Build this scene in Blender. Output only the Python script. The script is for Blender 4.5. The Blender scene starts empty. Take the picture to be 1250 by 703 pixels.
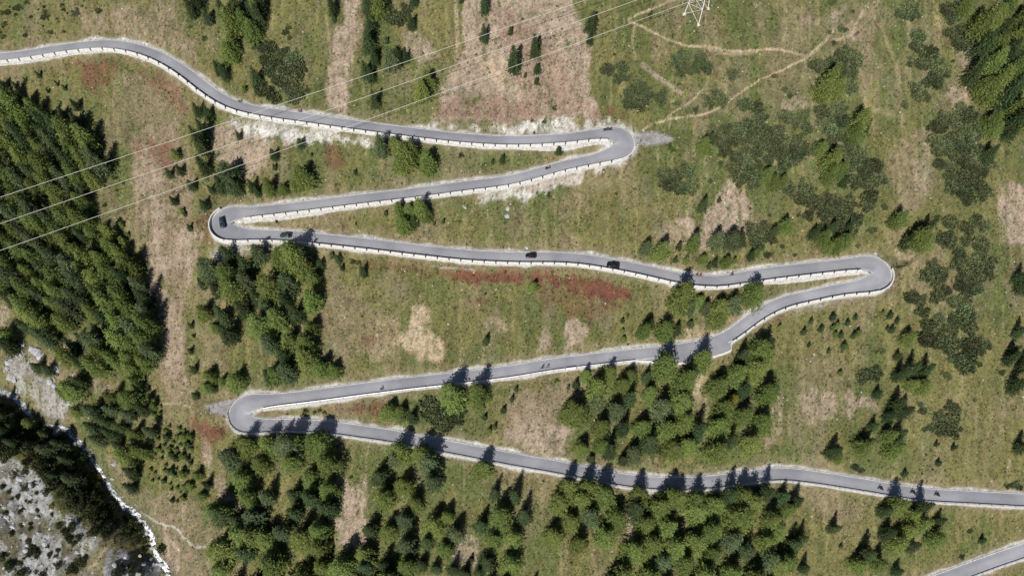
import bpy, bmesh, math, random
import numpy as np
from mathutils import Vector

# ---------------------------------------------------------------- camera, sky, sun, exposure
scene = bpy.context.scene
COL = scene.collection
TH = math.radians(26.0)                 # the hillside's slope; the camera looks at it square on
CT, ST, TT = math.cos(TH), math.sin(TH), math.tan(TH)
FPX, CXP, CYP = 1250 * 24 / 36, 625.0, 351.5
DIST = FPX / 3.3
CAM = np.array([0, -ST * DIST, CT * DIST])
cam_data = bpy.data.cameras.new('camera')
cam_data.lens = 24
cam_data.sensor_width = 36
cam_data.clip_start = 1
cam_data.clip_end = 6000
cam = bpy.data.objects.new('camera', cam_data)
COL.objects.link(cam)
cam.location = CAM
cam.rotation_euler = (TH, 0, 0)
scene.camera = cam

SUN_EL, SUN_AZ = math.radians(42), math.radians(199)      # azimuth clockwise from +Y (uphill)
world = bpy.data.worlds.new('World')
scene.world = world
world.use_nodes = True
wn = world.node_tree
bg = wn.nodes['Background']
sky = wn.nodes.new('ShaderNodeTexSky')
sky.sky_type = 'NISHITA'
sky.sun_disc = False
sky.sun_elevation = SUN_EL
sky.sun_rotation = SUN_AZ
sky.altitude = 2000
wn.links.new(sky.outputs[0], bg.inputs[0])
bg.inputs[1].default_value = 0.05      # clear high-mountain sky
sun_data = bpy.data.lights.new('sun', 'SUN')
sun_data.energy = 4.5
sun_data.angle = math.radians(0.53)
sun_data.color = (1.0, 0.95, 0.87)
sun = bpy.data.objects.new('sun', sun_data)
COL.objects.link(sun)
SUNV = Vector((math.sin(SUN_AZ) * math.cos(SUN_EL), math.cos(SUN_AZ) * math.cos(SUN_EL), math.sin(SUN_EL)))
sun.rotation_euler = SUNV.to_track_quat('Z', 'Y').to_euler()
sun.location = (0, -60, 300)
scene.view_settings.view_transform = 'Standard'
scene.view_settings.look = 'None'
scene.view_settings.exposure = 0.38
scene.view_settings.gamma = 1.0
scene.view_settings.use_curve_mapping = False

rng = np.random.default_rng(7)
rnd = random.Random(11)

# ---------------------------------------------------------------- projection helpers (photo pixel <-> ground)
def project(x, y, z):
    dx, dy, dz = x - CAM[0], y - CAM[1], z - CAM[2]
    dep = dy * ST - dz * CT
    up = dy * CT + dz * ST
    return CXP + FPX * dx / dep, CYP - FPX * up / dep

def ray_at_z(px, py, z):
    rx = (np.asarray(px, float) - CXP) / FPX
    ru = (CYP - np.asarray(py, float)) / FPX
    dx, dy, dz = rx, ru * CT + ST, ru * ST - CT
    t = (z - CAM[2]) / dz
    return CAM[0] + dx * t, CAM[1] + dy * t

def on_surface(px, py, zfun, dz=0.0):
    px = np.asarray(px, float); py = np.asarray(py, float)
    z = (CYP - py) / 3.3 * ST
    for _ in range(14):
        x, y = ray_at_z(px, py, z)
        z = 0.4 * z + 0.6 * (zfun(x, y) + dz)
    x, y = ray_at_z(px, py, z)
    return x, y, zfun(x, y)

# ---------------------------------------------------------------- noise
_tab = {}
def vnoise(x, y, seed):
    if seed not in _tab:
        _tab[seed] = np.random.default_rng(seed).random((256, 256)).astype(np.float32)
    t = _tab[seed]
    xi = np.floor(x).astype(np.int64); yi = np.floor(y).astype(np.int64)
    fx = x - xi; fy = y - yi
    fx = fx * fx * (3 - 2 * fx); fy = fy * fy * (3 - 2 * fy)
    a = t[xi & 255, yi & 255]; b = t[(xi + 1) & 255, yi & 255]
    c = t[xi & 255, (yi + 1) & 255]; d = t[(xi + 1) & 255, (yi + 1) & 255]
    return (a * (1 - fx) + b * fx) * (1 - fy) + (c * (1 - fx) + d * fx) * fy

def fbm(x, y, seed, octv=4, gain=0.5):
    s = 0; a = 1; tot = 0
    for o in range(octv):
        s = s + a * vnoise(x * 2 ** o + 17.3 * o, y * 2 ** o - 9.1 * o, seed + o)
        tot += a; a *= gain
    return s / tot            # 0..1

def sstep(a, b, x):
    t = np.clip((x - a) / (b - a), 0, 1)
    return t * t * (3 - 2 * t)

def spline(pts, n=14):
    p = np.array(pts, float)
    p = np.vstack([2 * p[0] - p[1], p, 2 * p[-1] - p[-2]])
    out = []
    for i in range(1, len(p) - 2):
        a, b, c, d = p[i - 1:i + 3]
        for t in np.linspace(0, 1, n, endpoint=False):
            out.append(0.5 * (2 * b + (c - a) * t + (2 * a - 5 * b + 4 * c - d) * t ** 2 + (3 * b - a - 3 * c + d) * t ** 3))
    out.append(p[-2])
    return np.array(out)

def resample(p, step):
    s = np.r_[0, np.cumsum(np.linalg.norm(np.diff(p[:, :2], axis=0), axis=1))]
    t = np.arange(0, s[-1], step)
    return np.stack([np.interp(t, s, p[:, k]) for k in range(p.shape[1])], 1)

def gsmooth(v, sig):
    r = int(sig * 3)
    k = np.exp(-0.5 * (np.arange(-r, r + 1) / sig) ** 2); k /= k.sum()
    return np.convolve(np.pad(v, r, mode='edge'), k, 'valid')

# ---------------------------------------------------------------- natural hillside
STREAM_PX = [(-150, 430), (-60, 458), (0, 478), (18, 484.5), (31, 498.6), (43.5, 512.7), (59, 521.6), (82, 525.6), (107.5, 551),
             (120, 570), (133, 591), (146, 609), (153.6, 619), (164, 624), (176.6, 638), (187, 656), (192, 676.6), (202, 689),
             (209, 702), (222, 740), (260, 820), (320, 960)]
_sx, _sy = on_surface(*np.array(STREAM_PX).T, lambda x, y: TT * y - 3.0)[:2]
STREAM = resample(spline(np.stack([_sx, _sy], 1), 6), 3.0)

def stream_side(x, y):
    """distance to the stream and +1 on its far bank"""
    sh = np.shape(x)
    x = np.ravel(x); y = np.ravel(y)
    best = np.full(x.shape, 1e9); side = np.ones(x.shape)
    d = np.gradient(STREAM, axis=0)
    for (ax, ay), (tx, ty) in zip(STREAM, d):
        q = (x - ax) ** 2 + (y - ay) ** 2
        m = q < best
        best[m] = q[m]
        side[m] = np.sign(-(tx * (y[m] - ay) - ty * (x[m] - ax)))
    return np.sqrt(best).reshape(sh), side.reshape(sh)

def natural(x, y):
    z = TT * y + 5.0 * (fbm(x / 85, y / 120, 3, 2) - 0.5) + 1.6 * (fbm(x / 17, y / 34, 21, 3) - 0.5)
    d, side = stream_side(x, y)
    z = z - 3.2 * np.exp(-(d / 5.5) ** 2) * sstep(200, 60, np.abs(y))
    far = sstep(1.5, 15, d) * (side > 0)
    z = z + far * (11 + 5 * (fbm(x / 22, y / 22, 31, 3) - 0.5)) + (side > 0) * sstep(10, 90, d) * 14
    rock = np.abs(fbm(x / 7, y / 9, 35, 4, 0.55) - 0.5)                      # broken rock and scree across the stream
    return z - (side > 0) * sstep(13, 22, d) * 5.0 * rock

# ---------------------------------------------------------------- road course (photo pixels), one run from top left to bottom right
ROAD_PX = [(-190, 92), (-100, 80), (-40, 74), (0, 70.5), (32, 67), (64, 61.5), (96, 57), (128, 54.5), (154, 57), (179, 63.5), (202, 73.5), (226.5, 89),
    (252, 109), (276.5, 124.5), (302, 133), (335, 139), (374, 144.5), (438, 153.6), (502, 162), (566, 169), (625, 172), (684, 169.5),
    (722, 165), (740, 163.3), (753, 164), (760.5, 168.4), (763, 174.5), (760.5, 181), (753, 186), (738.4, 191), (719, 196), (684, 203.5), (625, 219.5),
    (566, 227.5), (502, 236), (438, 243.5), (374, 251.4), (320, 257.6), (295, 259.8), (279, 262), (271.5, 267), (269.5, 273.3), (272.5, 279.7), (280, 284), (293, 286),
    (316.8, 286.7), (342, 287.5), (374, 290), (438, 296.5), (502, 304), (566, 311), (625, 314), (684, 314.5), (722, 318), (773.6, 327), (825, 338.5),
    (850, 342), (876, 342.8), (905, 338.5), (940, 332.8), (994, 326.5), (1032, 322.6), (1052, 321), (1066, 322), (1074, 327.5), (1076, 334.5), (1073, 341.5), (1065, 346),
    (1049.6, 349.5), (1024, 353.5), (992, 360), (960.8, 367.3), (941.6, 375), (926, 383.6), (911, 394.5), (895, 406.5), (882, 413.7), (866, 419), (844, 424),
    (818, 428), (773.6, 432.5), (722, 438.5), (671, 445), (625, 452.5), (566, 460), (502, 467), (438, 475), (374, 483.5), (322, 489.3), (306, 491.5), (296, 496.5),
    (291.5, 503.5), (292.5, 511.5), (299, 517), (312, 519.3), (329.6, 519), (355, 518.8), (400, 521), (438, 526), (476, 531.5), (515, 539), (566, 548.6), (625, 560),
    (671, 568), (722, 578), (773.6, 587), (825, 590), (876, 587), (930, 579.5), (955.6, 578), (994, 582), (1058, 592), (1122, 602.5), (1186, 606.5), (1250, 610),
    (1330, 614), (1372, 619), (1386, 627), (1382, 637), (1362, 642), (1330, 647), (1290, 656), (1250, 671.5), (1208, 686), (1165, 702), (1100, 726), (1000, 765), (880, 805), (760, 850)]
APEX_PX = [(763, 174.5), (269.5, 273.3), (1076, 334.5), (291.5, 503.5), (1386, 627)]
road_px = spline(ROAD_PX, 10)
rx, ry, rz = on_surface(road_px[:, 0], road_px[:, 1], natural)
for _ in range(4):
    P = np.stack([rx, ry, road_px[:, 0], road_px[:, 1]], 1)
    s = np.r_[0, np.cumsum(np.hypot(np.diff(rx), np.diff(ry)))]
    st = np.arange(0, s[-1], 1.0)
    zs = gsmooth(np.interp(st, s, natural(rx, ry)), 13)
    zr = np.interp(s, st, zs) + 0.35
    rx, ry = ray_at_z(road_px[:, 0], road_px[:, 1], zr)
R = resample(np.stack([rx, ry, zr, road_px[:, 0], road_px[:, 1]], 1), 0.8)
for k in (0, 1, 2):
    R[:, k] = gsmooth(R[:, k], 2.2)
NR = len(R)
tan = np.gradient(R[:, :2], axis=0)
tan /= np.linalg.norm(tan, axis=1)[:, None]
nrmL = np.stack([-tan[:, 1], tan[:, 0]], 1)              # left of travel
S = np.r_[0, np.cumsum(np.hypot(*np.diff(R[:, :2], axis=0).T))]
def road_index(px, py):
    return int(np.argmin((R[:, 3] - px) ** 2 + (R[:, 4] - py) ** 2))
apex = [road_index(*a) for a in APEX_PX]
hw = np.full(NR, 2.45)
for a in apex:
    hw += 1.75 * np.exp(-((S - S[a]) / 8.5) ** 2)
i0, i1 = road_index(905, 398), road_index(1020, 354)
hwL, hwR = hw.copy(), hw.copy()
hwR += 0.5 * np.exp(-((S - S[road_index(960, 330)]) / 30) ** 2)
i_a, i_b = road_index(887, 411), road_index(777, 432)     # paved lay-by on the valley side
hwL += 2.6 * sstep(S[i_a] - 0.5, S[i_a] + 1.0, S) * sstep(S[i_b] + 1.0, S[i_b] - 14, S)
# masonry walls with guards on the valley side: (first sample, last sample, side, style)
WALLS = [(0, road_index(744, 164), -1, 'block', 'first'),
         (road_index(763, 177), road_index(298, 260), 1, 'block', 'second'),
         (road_index(276, 263.5), road_index(1046, 321.5), -1, 'block', 'third'),
         (road_index(1075, 330), road_index(889, 410), 1, 'block', 'fourth'),
         (road_index(774, 433), road_index(322, 489), 1, 'rail', 'fifth'),
         (road_index(293, 499), road_index(1330, 614), -1, 'rail', 'sixth'),
         (road_index(1362, 642), NR - 2, 1, 'rail', 'seventh')]
walled = np.zeros((NR, 2), bool)                          # column 0 left, 1 right
for a, b, sd, *_r in WALLS:
    walled[a:b + 1, 0 if sd > 0 else 1] = True
walled[i_a:i_b, 0] = True

# ---------------------------------------------------------------- terrain grid
def axis(lo, hi, step, out):
    core = np.arange(lo, hi + 1e-6, step)
    a, g, left, right = step, [], [], []
    v, st_ = lo, step
    while v > -out:
        st_ *= 1.14; v -= st_; left.append(v)
    v, st_ = core[-1], step
    while v < out:
        st_ *= 1.14; v += st_; right.append(v)
    return np.r_[left[::-1], core, right]
GX = axis(-205, 205, 0.48, 520)
GY = axis(-108, 110, 0.46, 420)
XX, YY = np.meshgrid(GX, GY, indexing='ij')
NAT = natural(XX, YY)
T = NAT.copy()
BIG = 1e6
chunks = np.split(np.arange(NR), apex)
layers = []
RD = np.full(XX.shape, BIG)                                # distance outside the carriageway edge
for ch in chunks:
    bd = np.full(XX.shape, BIG); bi = np.zeros(XX.shape, np.int32)
    for i in ch:
        x, y = R[i, :2]
        a0, a1 = np.searchsorted(GX, (x - 17, x + 17)); b0, b1 = np.searchsorted(GY, (y - 17, y + 17))
        q = (XX[a0:a1, b0:b1] - x) ** 2 + (YY[a0:a1, b0:b1] - y) ** 2
        v = bd[a0:a1, b0:b1]; m = q < v
        v[m] = q[m]; bi[a0:a1, b0:b1][m] = i
    m = bd < BIG
    i = bi[m]
    side = np.sign(nrmL[i, 0] * (XX[m] - R[i, 0]) + nrmL[i, 1] * (YY[m] - R[i, 1]))
    left = side > 0
    out = np.sqrt(bd[m]) - np.where(left, hwL[i], hwR[i])
    wl = np.where(left, walled[i, 0], walled[i, 1])
    layers.append((m, out, R[i, 2], wl, i))
    RD[m] = np.minimum(RD[m], out)
micro = 0.30 * (fbm(XX / 2.3, YY / 3.2, 51, 3) - 0.5) + 0.16 * (rng.random(XX.shape) - 0.5)
WALLH = 0.45 + 0.8 * fbm(S / 25, S * 0, 233, 2)
for m, out, z, wl, idx in layers:                          # embankments first
    lo = z - 0.06 - np.maximum(0, out - 0.7) * 0.72
    lo = np.where(wl, z - WALLH[idx] - np.maximum(0, out - 1.0) * 0.95, lo)
    T[m] = np.where(out < 12, np.maximum(T[m], lo), T[m])
PADS = [((800, 168), 9.5, 3.4, R[apex[0], 2]), ((264, 497), 6.5, 3.2, R[apex[3], 2] + 0.2), ((1088, 318), 4, 2.5, R[apex[2], 2])]
PADM = np.zeros(XX.shape)
for (ppx, ppy), ax_, ay_, pz in PADS:
    cx, cy = ray_at_z(ppx, ppy, pz)
    q = np.sqrt(((XX - cx) / ax_) ** 2 + ((YY - cy) / ay_) ** 2)
    k = sstep(2.0, 0.9, q)
    T = T * (1 - k) + pz * k
    PADM = np.maximum(PADM, sstep(1.15, 0.85, q + 0.3 * (fbm(XX / 3, YY / 3, 77, 2) - 0.5)))
T += micro * sstep(0.3, 2.5, RD) * (1 - PADM * 0.8)
for m, out, z, wl, idx in layers:                          # then cuttings
    hi = np.where(out < 0.05, z - 0.13, np.where(wl, z - 0.10 + np.maximum(0, out - 1.3) * 0.9, z - 0.05 + np.maximum(0, out - 0.75) * 0.85))
    T[m] = np.where(out < 14, np.minimum(T[m], hi), T[m])

def interp(F, x, y):
    x = np.clip(x, GX[1], GX[-2]); y = np.clip(y, GY[1], GY[-2])
    i = np.clip(np.searchsorted(GX, x) - 1, 0, len(GX) - 2); j = np.clip(np.searchsorted(GY, y) - 1, 0, len(GY) - 2)
    u = (x - GX[i]) / (GX[i + 1] - GX[i]); v = (y - GY[j]) / (GY[j + 1] - GY[j])
    return (F[i, j] * (1 - u) + F[i + 1, j] * u) * (1 - v) + (F[i, j + 1] * (1 - u) + F[i + 1, j + 1] * u) * v
def ground(x, y):
    return interp(T, x, y)
PX, PY = project(XX, YY, T)

# ---------------------------------------------------------------- ground cover painted as surface kinds (albedo only)
def in_poly(px, py, poly):
    p = np.array(poly, float)
    m = (px > p[:, 0].min() - 1) & (px < p[:, 0].max() + 1) & (py > p[:, 1].min() - 1) & (py < p[:, 1].max() + 1)
    r = np.zeros(np.shape(px), bool)
    x, y = px[m], py[m]
    c = np.zeros(x.shape, bool)
    for (x1, y1), (x2, y2) in zip(p, np.roll(p, -1, 0)):
        if y1 != y2:
            c ^= ((y1 > y) != (y2 > y)) & (x < (x2 - x1) * (y - y1) / (y2 - y1) + x1)
    r[m] = c
    return r
WX = PX + 13 * (fbm(XX / 4, YY / 6, 91, 4, 0.65) - 0.5) + 10 * (fbm(XX / 14, YY / 20, 95, 2) - 0.5)
WY = PY + 13 * (fbm(XX / 4, YY / 6, 101, 4, 0.65) - 0.5) + 10 * (fbm(XX / 14, YY / 20, 105, 2) - 0.5)
WSX = PX + 3 * (fbm(XX / 2, YY / 2, 131, 3) - 0.5); WSY = PY + 3 * (fbm(XX / 2, YY / 2, 141, 3) - 0.5)
n_big = fbm(XX / 30, YY / 45, 61, 3)
n_mid = fbm(XX / 7, YY / 11, 65, 4, 0.6)
n_fine = np.clip(0.62 * fbm(XX / 1.3, YY / 1.9, 71, 3, 0.7) + 0.38 * rng.random(XX.shape), 0, 1)
n_streak = fbm(XX / 1.6, YY / 22, 81, 3, 0.6)
n_spot = fbm(XX / 2.6, YY / 3.4, 87, 3, 0.6)

def blend(A, colr, k):
    k = np.clip(k, 0, 1)[..., None]
    A *= (1 - k); A += k * np.array(colr)
# NOTE palette
OLIVE, GREEN, STRAW = (0.132, 0.124, 0.051), (0.086, 0.102, 0.038), (0.230, 0.193, 0.112)
DRY, SOIL, TAN, RED = (0.195, 0.154, 0.106), (0.285, 0.222, 0.178), (0.340, 0.270, 0.188), (0.125, 0.046, 0.034)
PALE, GREY, DARKE = (0.480, 0.468, 0.450), (0.300, 0.304, 0.318), (0.075, 0.066, 0.030)
A = np.zeros(XX.shape + (3,)) + np.array(OLIVE)
right = sstep(500, 950, PX)
blend(A, GREEN, sstep(0.42, 0.60, n_mid * 0.55 + n_big * 0.45) * 0.85)
blend(A, STRAW, sstep(0.54, 0.78, n_streak * 0.6 + n_spot * 0.4) * (0.50 + 0.2 * right))
blend(A, DRY, sstep(0.52, 0.68, fbm(XX / 11, YY / 20, 161, 4, 0.6)) * 0.42)
blend(A, DARKE, sstep(0.60, 0.72, n_spot) * 0.45)

JIT = [(9.0 * math.cos(2.4 * k) * math.sqrt((k + .5) / 11), 9.0 * math.sin(2.4 * k) * math.sqrt((k + .5) / 11)) for k in range(11)]
# (kind colour, strength, polygon in photo pixels)
PATCH = [
 (DRY, .75, [(90, 10), (210, 0), (222, 30), (250, 80), (215, 65), (150, 45), (100, 35)]),
 (DRY, .6, [(150, 85), (215, 100), (245, 125), (215, 165), (190, 185), (165, 140)]),
 (DRY, .85, [(160, 165), (213, 150), (232, 205), (236, 270), (230, 330), (222, 380), (232, 470), (228, 500), (205, 480), (186, 400), (176, 330), (168, 280), (160, 215)]),
 (SOIL, .55, [(168, 180), (195, 180), (200, 300), (214, 400), (222, 460), (205, 450), (186, 380), (172, 270)]),
 (SOIL, .6, [(225, 275), (246, 280), (236, 310), (228, 350), (225, 320), (205, 340), (195, 330), (212, 285)]),
 (SOIL, .75, [(257, 152), (290, 152), (338, 168), (334, 190), (318, 210), (285, 218), (258, 192)]),
 (SOIL, .85, [(408, -30), (442, -30), (436, 30), (424, 90), (432, 142), (400, 136), (403, 80), (414, 40)]),
 (SOIL, .85, [(566, -30), (690, -30), (716, 40), (720, 100), (742, 145), (640, 152), (530, 150), (540, 110), (566, 60)]),
 (SOIL, .6, [(490, 30), (520, 50), (545, 70), (520, 80), (495, 62)]),
 (TAN, .5, [(575, 60), (622, 75), (620, 105), (585, 100)]),
 (TAN, .45, [(655, 70), (700, 82), (692, 95), (660, 90)]),
 (DRY, .8, [(440, 0), (450, 20), (440, 20)]),
 (SOIL, .8, [(834, 265), (862, 258), (893, 215), (903, 228), (917, 262), (914, 290), (872, 297), (862, 312), (836, 298)]),
 (SOIL, .45, [(800, 270), (832, 272), (835, 300), (805, 292)]),
 (TAN, .8, [(507, 370), (517, 369), (528, 386), (524, 402), (538, 415), (547, 430), (535, 442), (505, 440), (492, 422), (478, 430), (484, 412), (500, 396)]),
 (TAN, .35, [(455, 385), (490, 390), (478, 440), (450, 440), (462, 415)]),
 (TAN, .75, [(590, 390), (600, 388), (630, 396), (628, 402), (600, 398)]),
 (SOIL, .75, [(700, 385), (712, 398), (714, 414), (700, 425), (684, 426), (690, 400)]),
 (SOIL, .7, [(659, 398), (666, 402), (673, 424), (655, 434), (646, 432), (656, 418)]),
 (SOIL, .6, [(727, 400), (737, 385), (745, 395), (733, 402)]),
 (DRY, .5, [(395, 360), (430, 345), (460, 375), (470, 430), (400, 450), (390, 400)]),
 (SOIL, .8, [(640, 497), (668, 486), (692, 490), (702, 512), (682, 558), (648, 556), (614, 530), (622, 510)]),
 (DRY, .7, [(610, 480), (710, 460), (735, 490), (690, 520), (610, 520)]),
 (SOIL, .85, [(412, 583), (424, 583), (428, 610), (442, 585), (452, 575), (450, 610), (444, 672), (411, 668)]),
 (SOIL, .7, [(560, 640), (580, 650), (590, 690), (548, 690)]),
 (SOIL, .7, [(760, 620), (782, 620), (778, 650), (760, 675), (750, 670), (762, 645)]),
 (SOIL, .7, [(846, 640), (860, 650), (852, 685), (842, 680)]),
 (TAN, .6, [(850, 455), (862, 448), (866, 470), (858, 492), (846, 505), (852, 480)]),
 (TAN, .55, [(834, 395), (876, 398), (905, 375), (925, 372), (880, 408), (840, 420)]),
 (SOIL, .6, [(984, 468), (996, 470), (1006, 515), (996, 520), (978, 510)]),
 (SOIL, .65, [(1000, 485), (1020, 478), (1022, 500), (1005, 518)]),
 (SOIL, .6, [(1026, 478), (1038, 478), (1044, 505), (1032, 512)]),
 (SOIL, .6, [(1040, 488), (1056, 482), (1076, 492), (1074, 506), (1056, 498), (1042, 500)]),
 (SOIL, .5, [(946, 478), (960, 470), (958, 500), (938, 560), (935, 540)]),
 (DRY, .5, [(985, 600), (1010, 600), (1060, 620), (1050, 640), (1010, 635), (985, 620)]),
 (DRY, .55, [(1095, 165), (1140, 160), (1150, 215), (1130, 255), (1100, 265), (1078, 215)]),
 (SOIL, .45, [(1115, 190), (1138, 200), (1132, 240), (1118, 235)]),
 (SOIL, .75, [(1228, 225), (1262, 222), (1260, 300), (1236, 300), (1222, 260)]),
 (SOIL, .6, [(1020, 0), (1038, 0), (1028, 20), (1040, 30), (1045, 50), (1030, 48), (1016, 22)]),
 (DRY, .6, [(1045, 0), (1065, 0), (1062, 120), (1050, 122)]),
 (SOIL, .6, [(975, 25), (1000, 22), (998, 35), (980, 34)]),
 (SOIL, .5, [(1165, 55), (1200, 60), (1196, 80), (1170, 82)]),
 (SOIL, .5, [(1145, 108), (1190, 112), (1186, 132), (1160, 128)]),
 (SOIL, .5, [(955, 120), (984, 118), (982, 138), (956, 134)]),
 (SOIL, .75, [(240, 515), (258, 530), (256, 575), (280, 598), (312, 622), (318, 640), (290, 640), (262, 605), (250, 560)]),
 (DRY, .7, [(180, 600), (240, 600), (262, 650), (275, 703), (290, 740), (200, 740), (205, 690), (188, 640)]),
 (SOIL, .5, [(195, 650), (215, 648), (225, 703), (205, 703)]),
 (SOIL, .7, [(0, 370), (10, 385), (22, 395), (10, 405), (-20, 400)]),
 (DRY, .7, [(25, 430), (90, 440), (110, 470), (95, 515), (60, 522), (40, 490)]),
 (GREY, .55, [(10, 440), (34, 428), (52, 455), (88, 486), (86, 500), (62, 516), (40, 490), (22, 470)]),
 (SOIL, .6, [(105, 470), (135, 462), (140, 472), (115, 480), (105, 500), (98, 495)]),
 (DRY, .7, [(125, 555), (155, 560), (165, 600), (150, 600), (135, 580)]),
 (GREEN, .6, [(95, 520), (130, 545), (155, 600), (150, 615), (125, 575)]),
 (GREY, .90, [(-60, 555), (10, 556), (30, 566), (62, 594), (60, 612), (98, 638), (120, 660), (112, 680), (60, 710), (40, 760), (-80, 760)]),
 (GREY, .9, [(135, 672), (168, 678), (190, 690), (205, 712), (200, 740), (120, 740), (130, 700)]),
 (PALE, .75, [(285, 142), (330, 150), (400, 160), (470, 172), (480, 178), (430, 178), (370, 176), (318, 168), (292, 156)]),
 (PALE, .85, [(500, 150), (560, 155), (600, 158), (690, 148), (752, 145), (772, 158), (778, 168), (768, 166), (745, 155), (690, 160), (630, 166), (540, 161)]),
 (PALE, .8, [(575, 238), (640, 224), (700, 208), (764, 192), (770, 199), (755, 206), (700, 220), (660, 238), (620, 246), (580, 243)]),
 (SOIL, .7, [(640, 228), (700, 212), (740, 206), (690, 222), (650, 238)]),
 (PALE, .5, [(262, 300), (300, 302), (360, 304), (340, 310), (280, 312), (266, 330), (256, 310)]),
 (PALE, .5, [(300, 250), (350, 246), (350, 250), (300, 254)]),
 (PALE, .6, [(290, 482), (320, 476), (345, 480), (330, 484), (292, 490)]),
 (PALE, .35, [(614, 242), (626, 244), (622, 262), (616, 268)]),
 (GREY, .45, [(995, 366), (1050, 358), (1075, 356), (1040, 366), (1000, 374), (950, 386)]),
 (TAN, .7, [(1086, 304), (1094, 304), (1106, 314), (1126, 312), (1120, 320), (1100, 324), (1088, 316)]),
 (DRY, .6, [(260, 540), (275, 545), (268, 620), (258, 600)]),
 (RED, .6, [(72, 72), (96, 72), (108, 82), (84, 84)]), (RED, .6, [(104, 78), (132, 66), (150, 72), (135, 100), (112, 112), (100, 100)]),
 (RED, .4, [(160, 75), (195, 92), (225, 112), (238, 135), (215, 140), (185, 110)]),
 (RED, .55, [(176, 172), (200, 168), (212, 185), (200, 212), (188, 195)]), (RED, .35, [(165, 165), (180, 180), (175, 195), (160, 190)]),
 (RED, .5, [(206, 280), (214, 282), (206, 304), (200, 300)]), (RED, .55, [(233, 262), (256, 262), (258, 300), (244, 292)]),
 (RED, .75, [(234, 500), (256, 512), (276, 522), (266, 544), (252, 538), (240, 530)]), (RED, .5, [(236, 522), (248, 540), (250, 562), (238, 540)]),
 (RED, .6, [(432, 492), (465, 486), (474, 498), (462, 510), (430, 505)]), (RED, .3, [(380, 496), (430, 490), (440, 506), (400, 506)]),
 (RED, .55, [(720, 134), (752, 131), (768, 142), (770, 152), (752, 142), (722, 142)]), (RED, .35, [(530, 130), (570, 112), (640, 125), (680, 135), (640, 150), (540, 148)]),
 (RED, .5, [(394, 178), (412, 178), (424, 205), (412, 212), (396, 202)]), (RED, .4, [(340, 170), (352, 168), (360, 182), (345, 180)]),
 (RED, .8, [(540, 322), (600, 326), (650, 330), (700, 334), (742, 342), (790, 352), (760, 358), (728, 366), (700, 352), (652, 344), (610, 346), (560, 338)]),
 (RED, .3, [(440, 318), (540, 322), (560, 340), (500, 336), (450, 330)]), (RED, .45, [(572, 360), (604, 358), (600, 372), (580, 374)]),
 (RED, .45, [(434, 410), (456, 410), (456, 424), (440, 424)]), (RED, .4, [(466, 404), (486, 406), (480, 418), (468, 416)]),
 (RED, .4, [(930, 388), (960, 380), (956, 394), (935, 396)]), (RED, .35, [(640, 462), (665, 462), (668, 475), (640, 475)]),
 (RED, .3, [(640, 340), (760, 360), (740, 385), (660, 375)]), (RED, .35, [(685, 380), (740, 365), (745, 392), (700, 390)]),
 (RED, .25, [(600, 0), (640, 20), (700, 90), (720, 135), (680, 140), (640, 120)]),
 (RED, .35, [(118, 462), (140, 460), (140, 472), (124, 474)]), (RED, .4, [(170, 480), (182, 480), (184, 488), (172, 488)]),
]
for c, k, poly in PATCH:
    soft = np.zeros(PX.shape)
    for jx, jy in JIT:
        soft += in_poly(WX + jx, WY + jy, poly)
    soft /= len(JIT)
    q = np.nonzero(soft > 0)
    if len(q[0]) == 0: continue
    a0, a1, b0, b1 = q[0].min(), q[0].max() + 1, q[1].min(), q[1].max() + 1
    sl = (slice(a0, a1), slice(b0, b1))
    kk = k * sstep(0.12, 0.88, soft[sl] + 1.7 * (n_spot[sl] - 0.5) + 1.1 * (n_streak[sl] - 0.5)) * sstep(0.0, 0.55, soft[sl]) * (0.5 + 1.0 * n_fine[sl])
    blend(A[sl], c, np.minimum(kk, 0.97))

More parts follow.
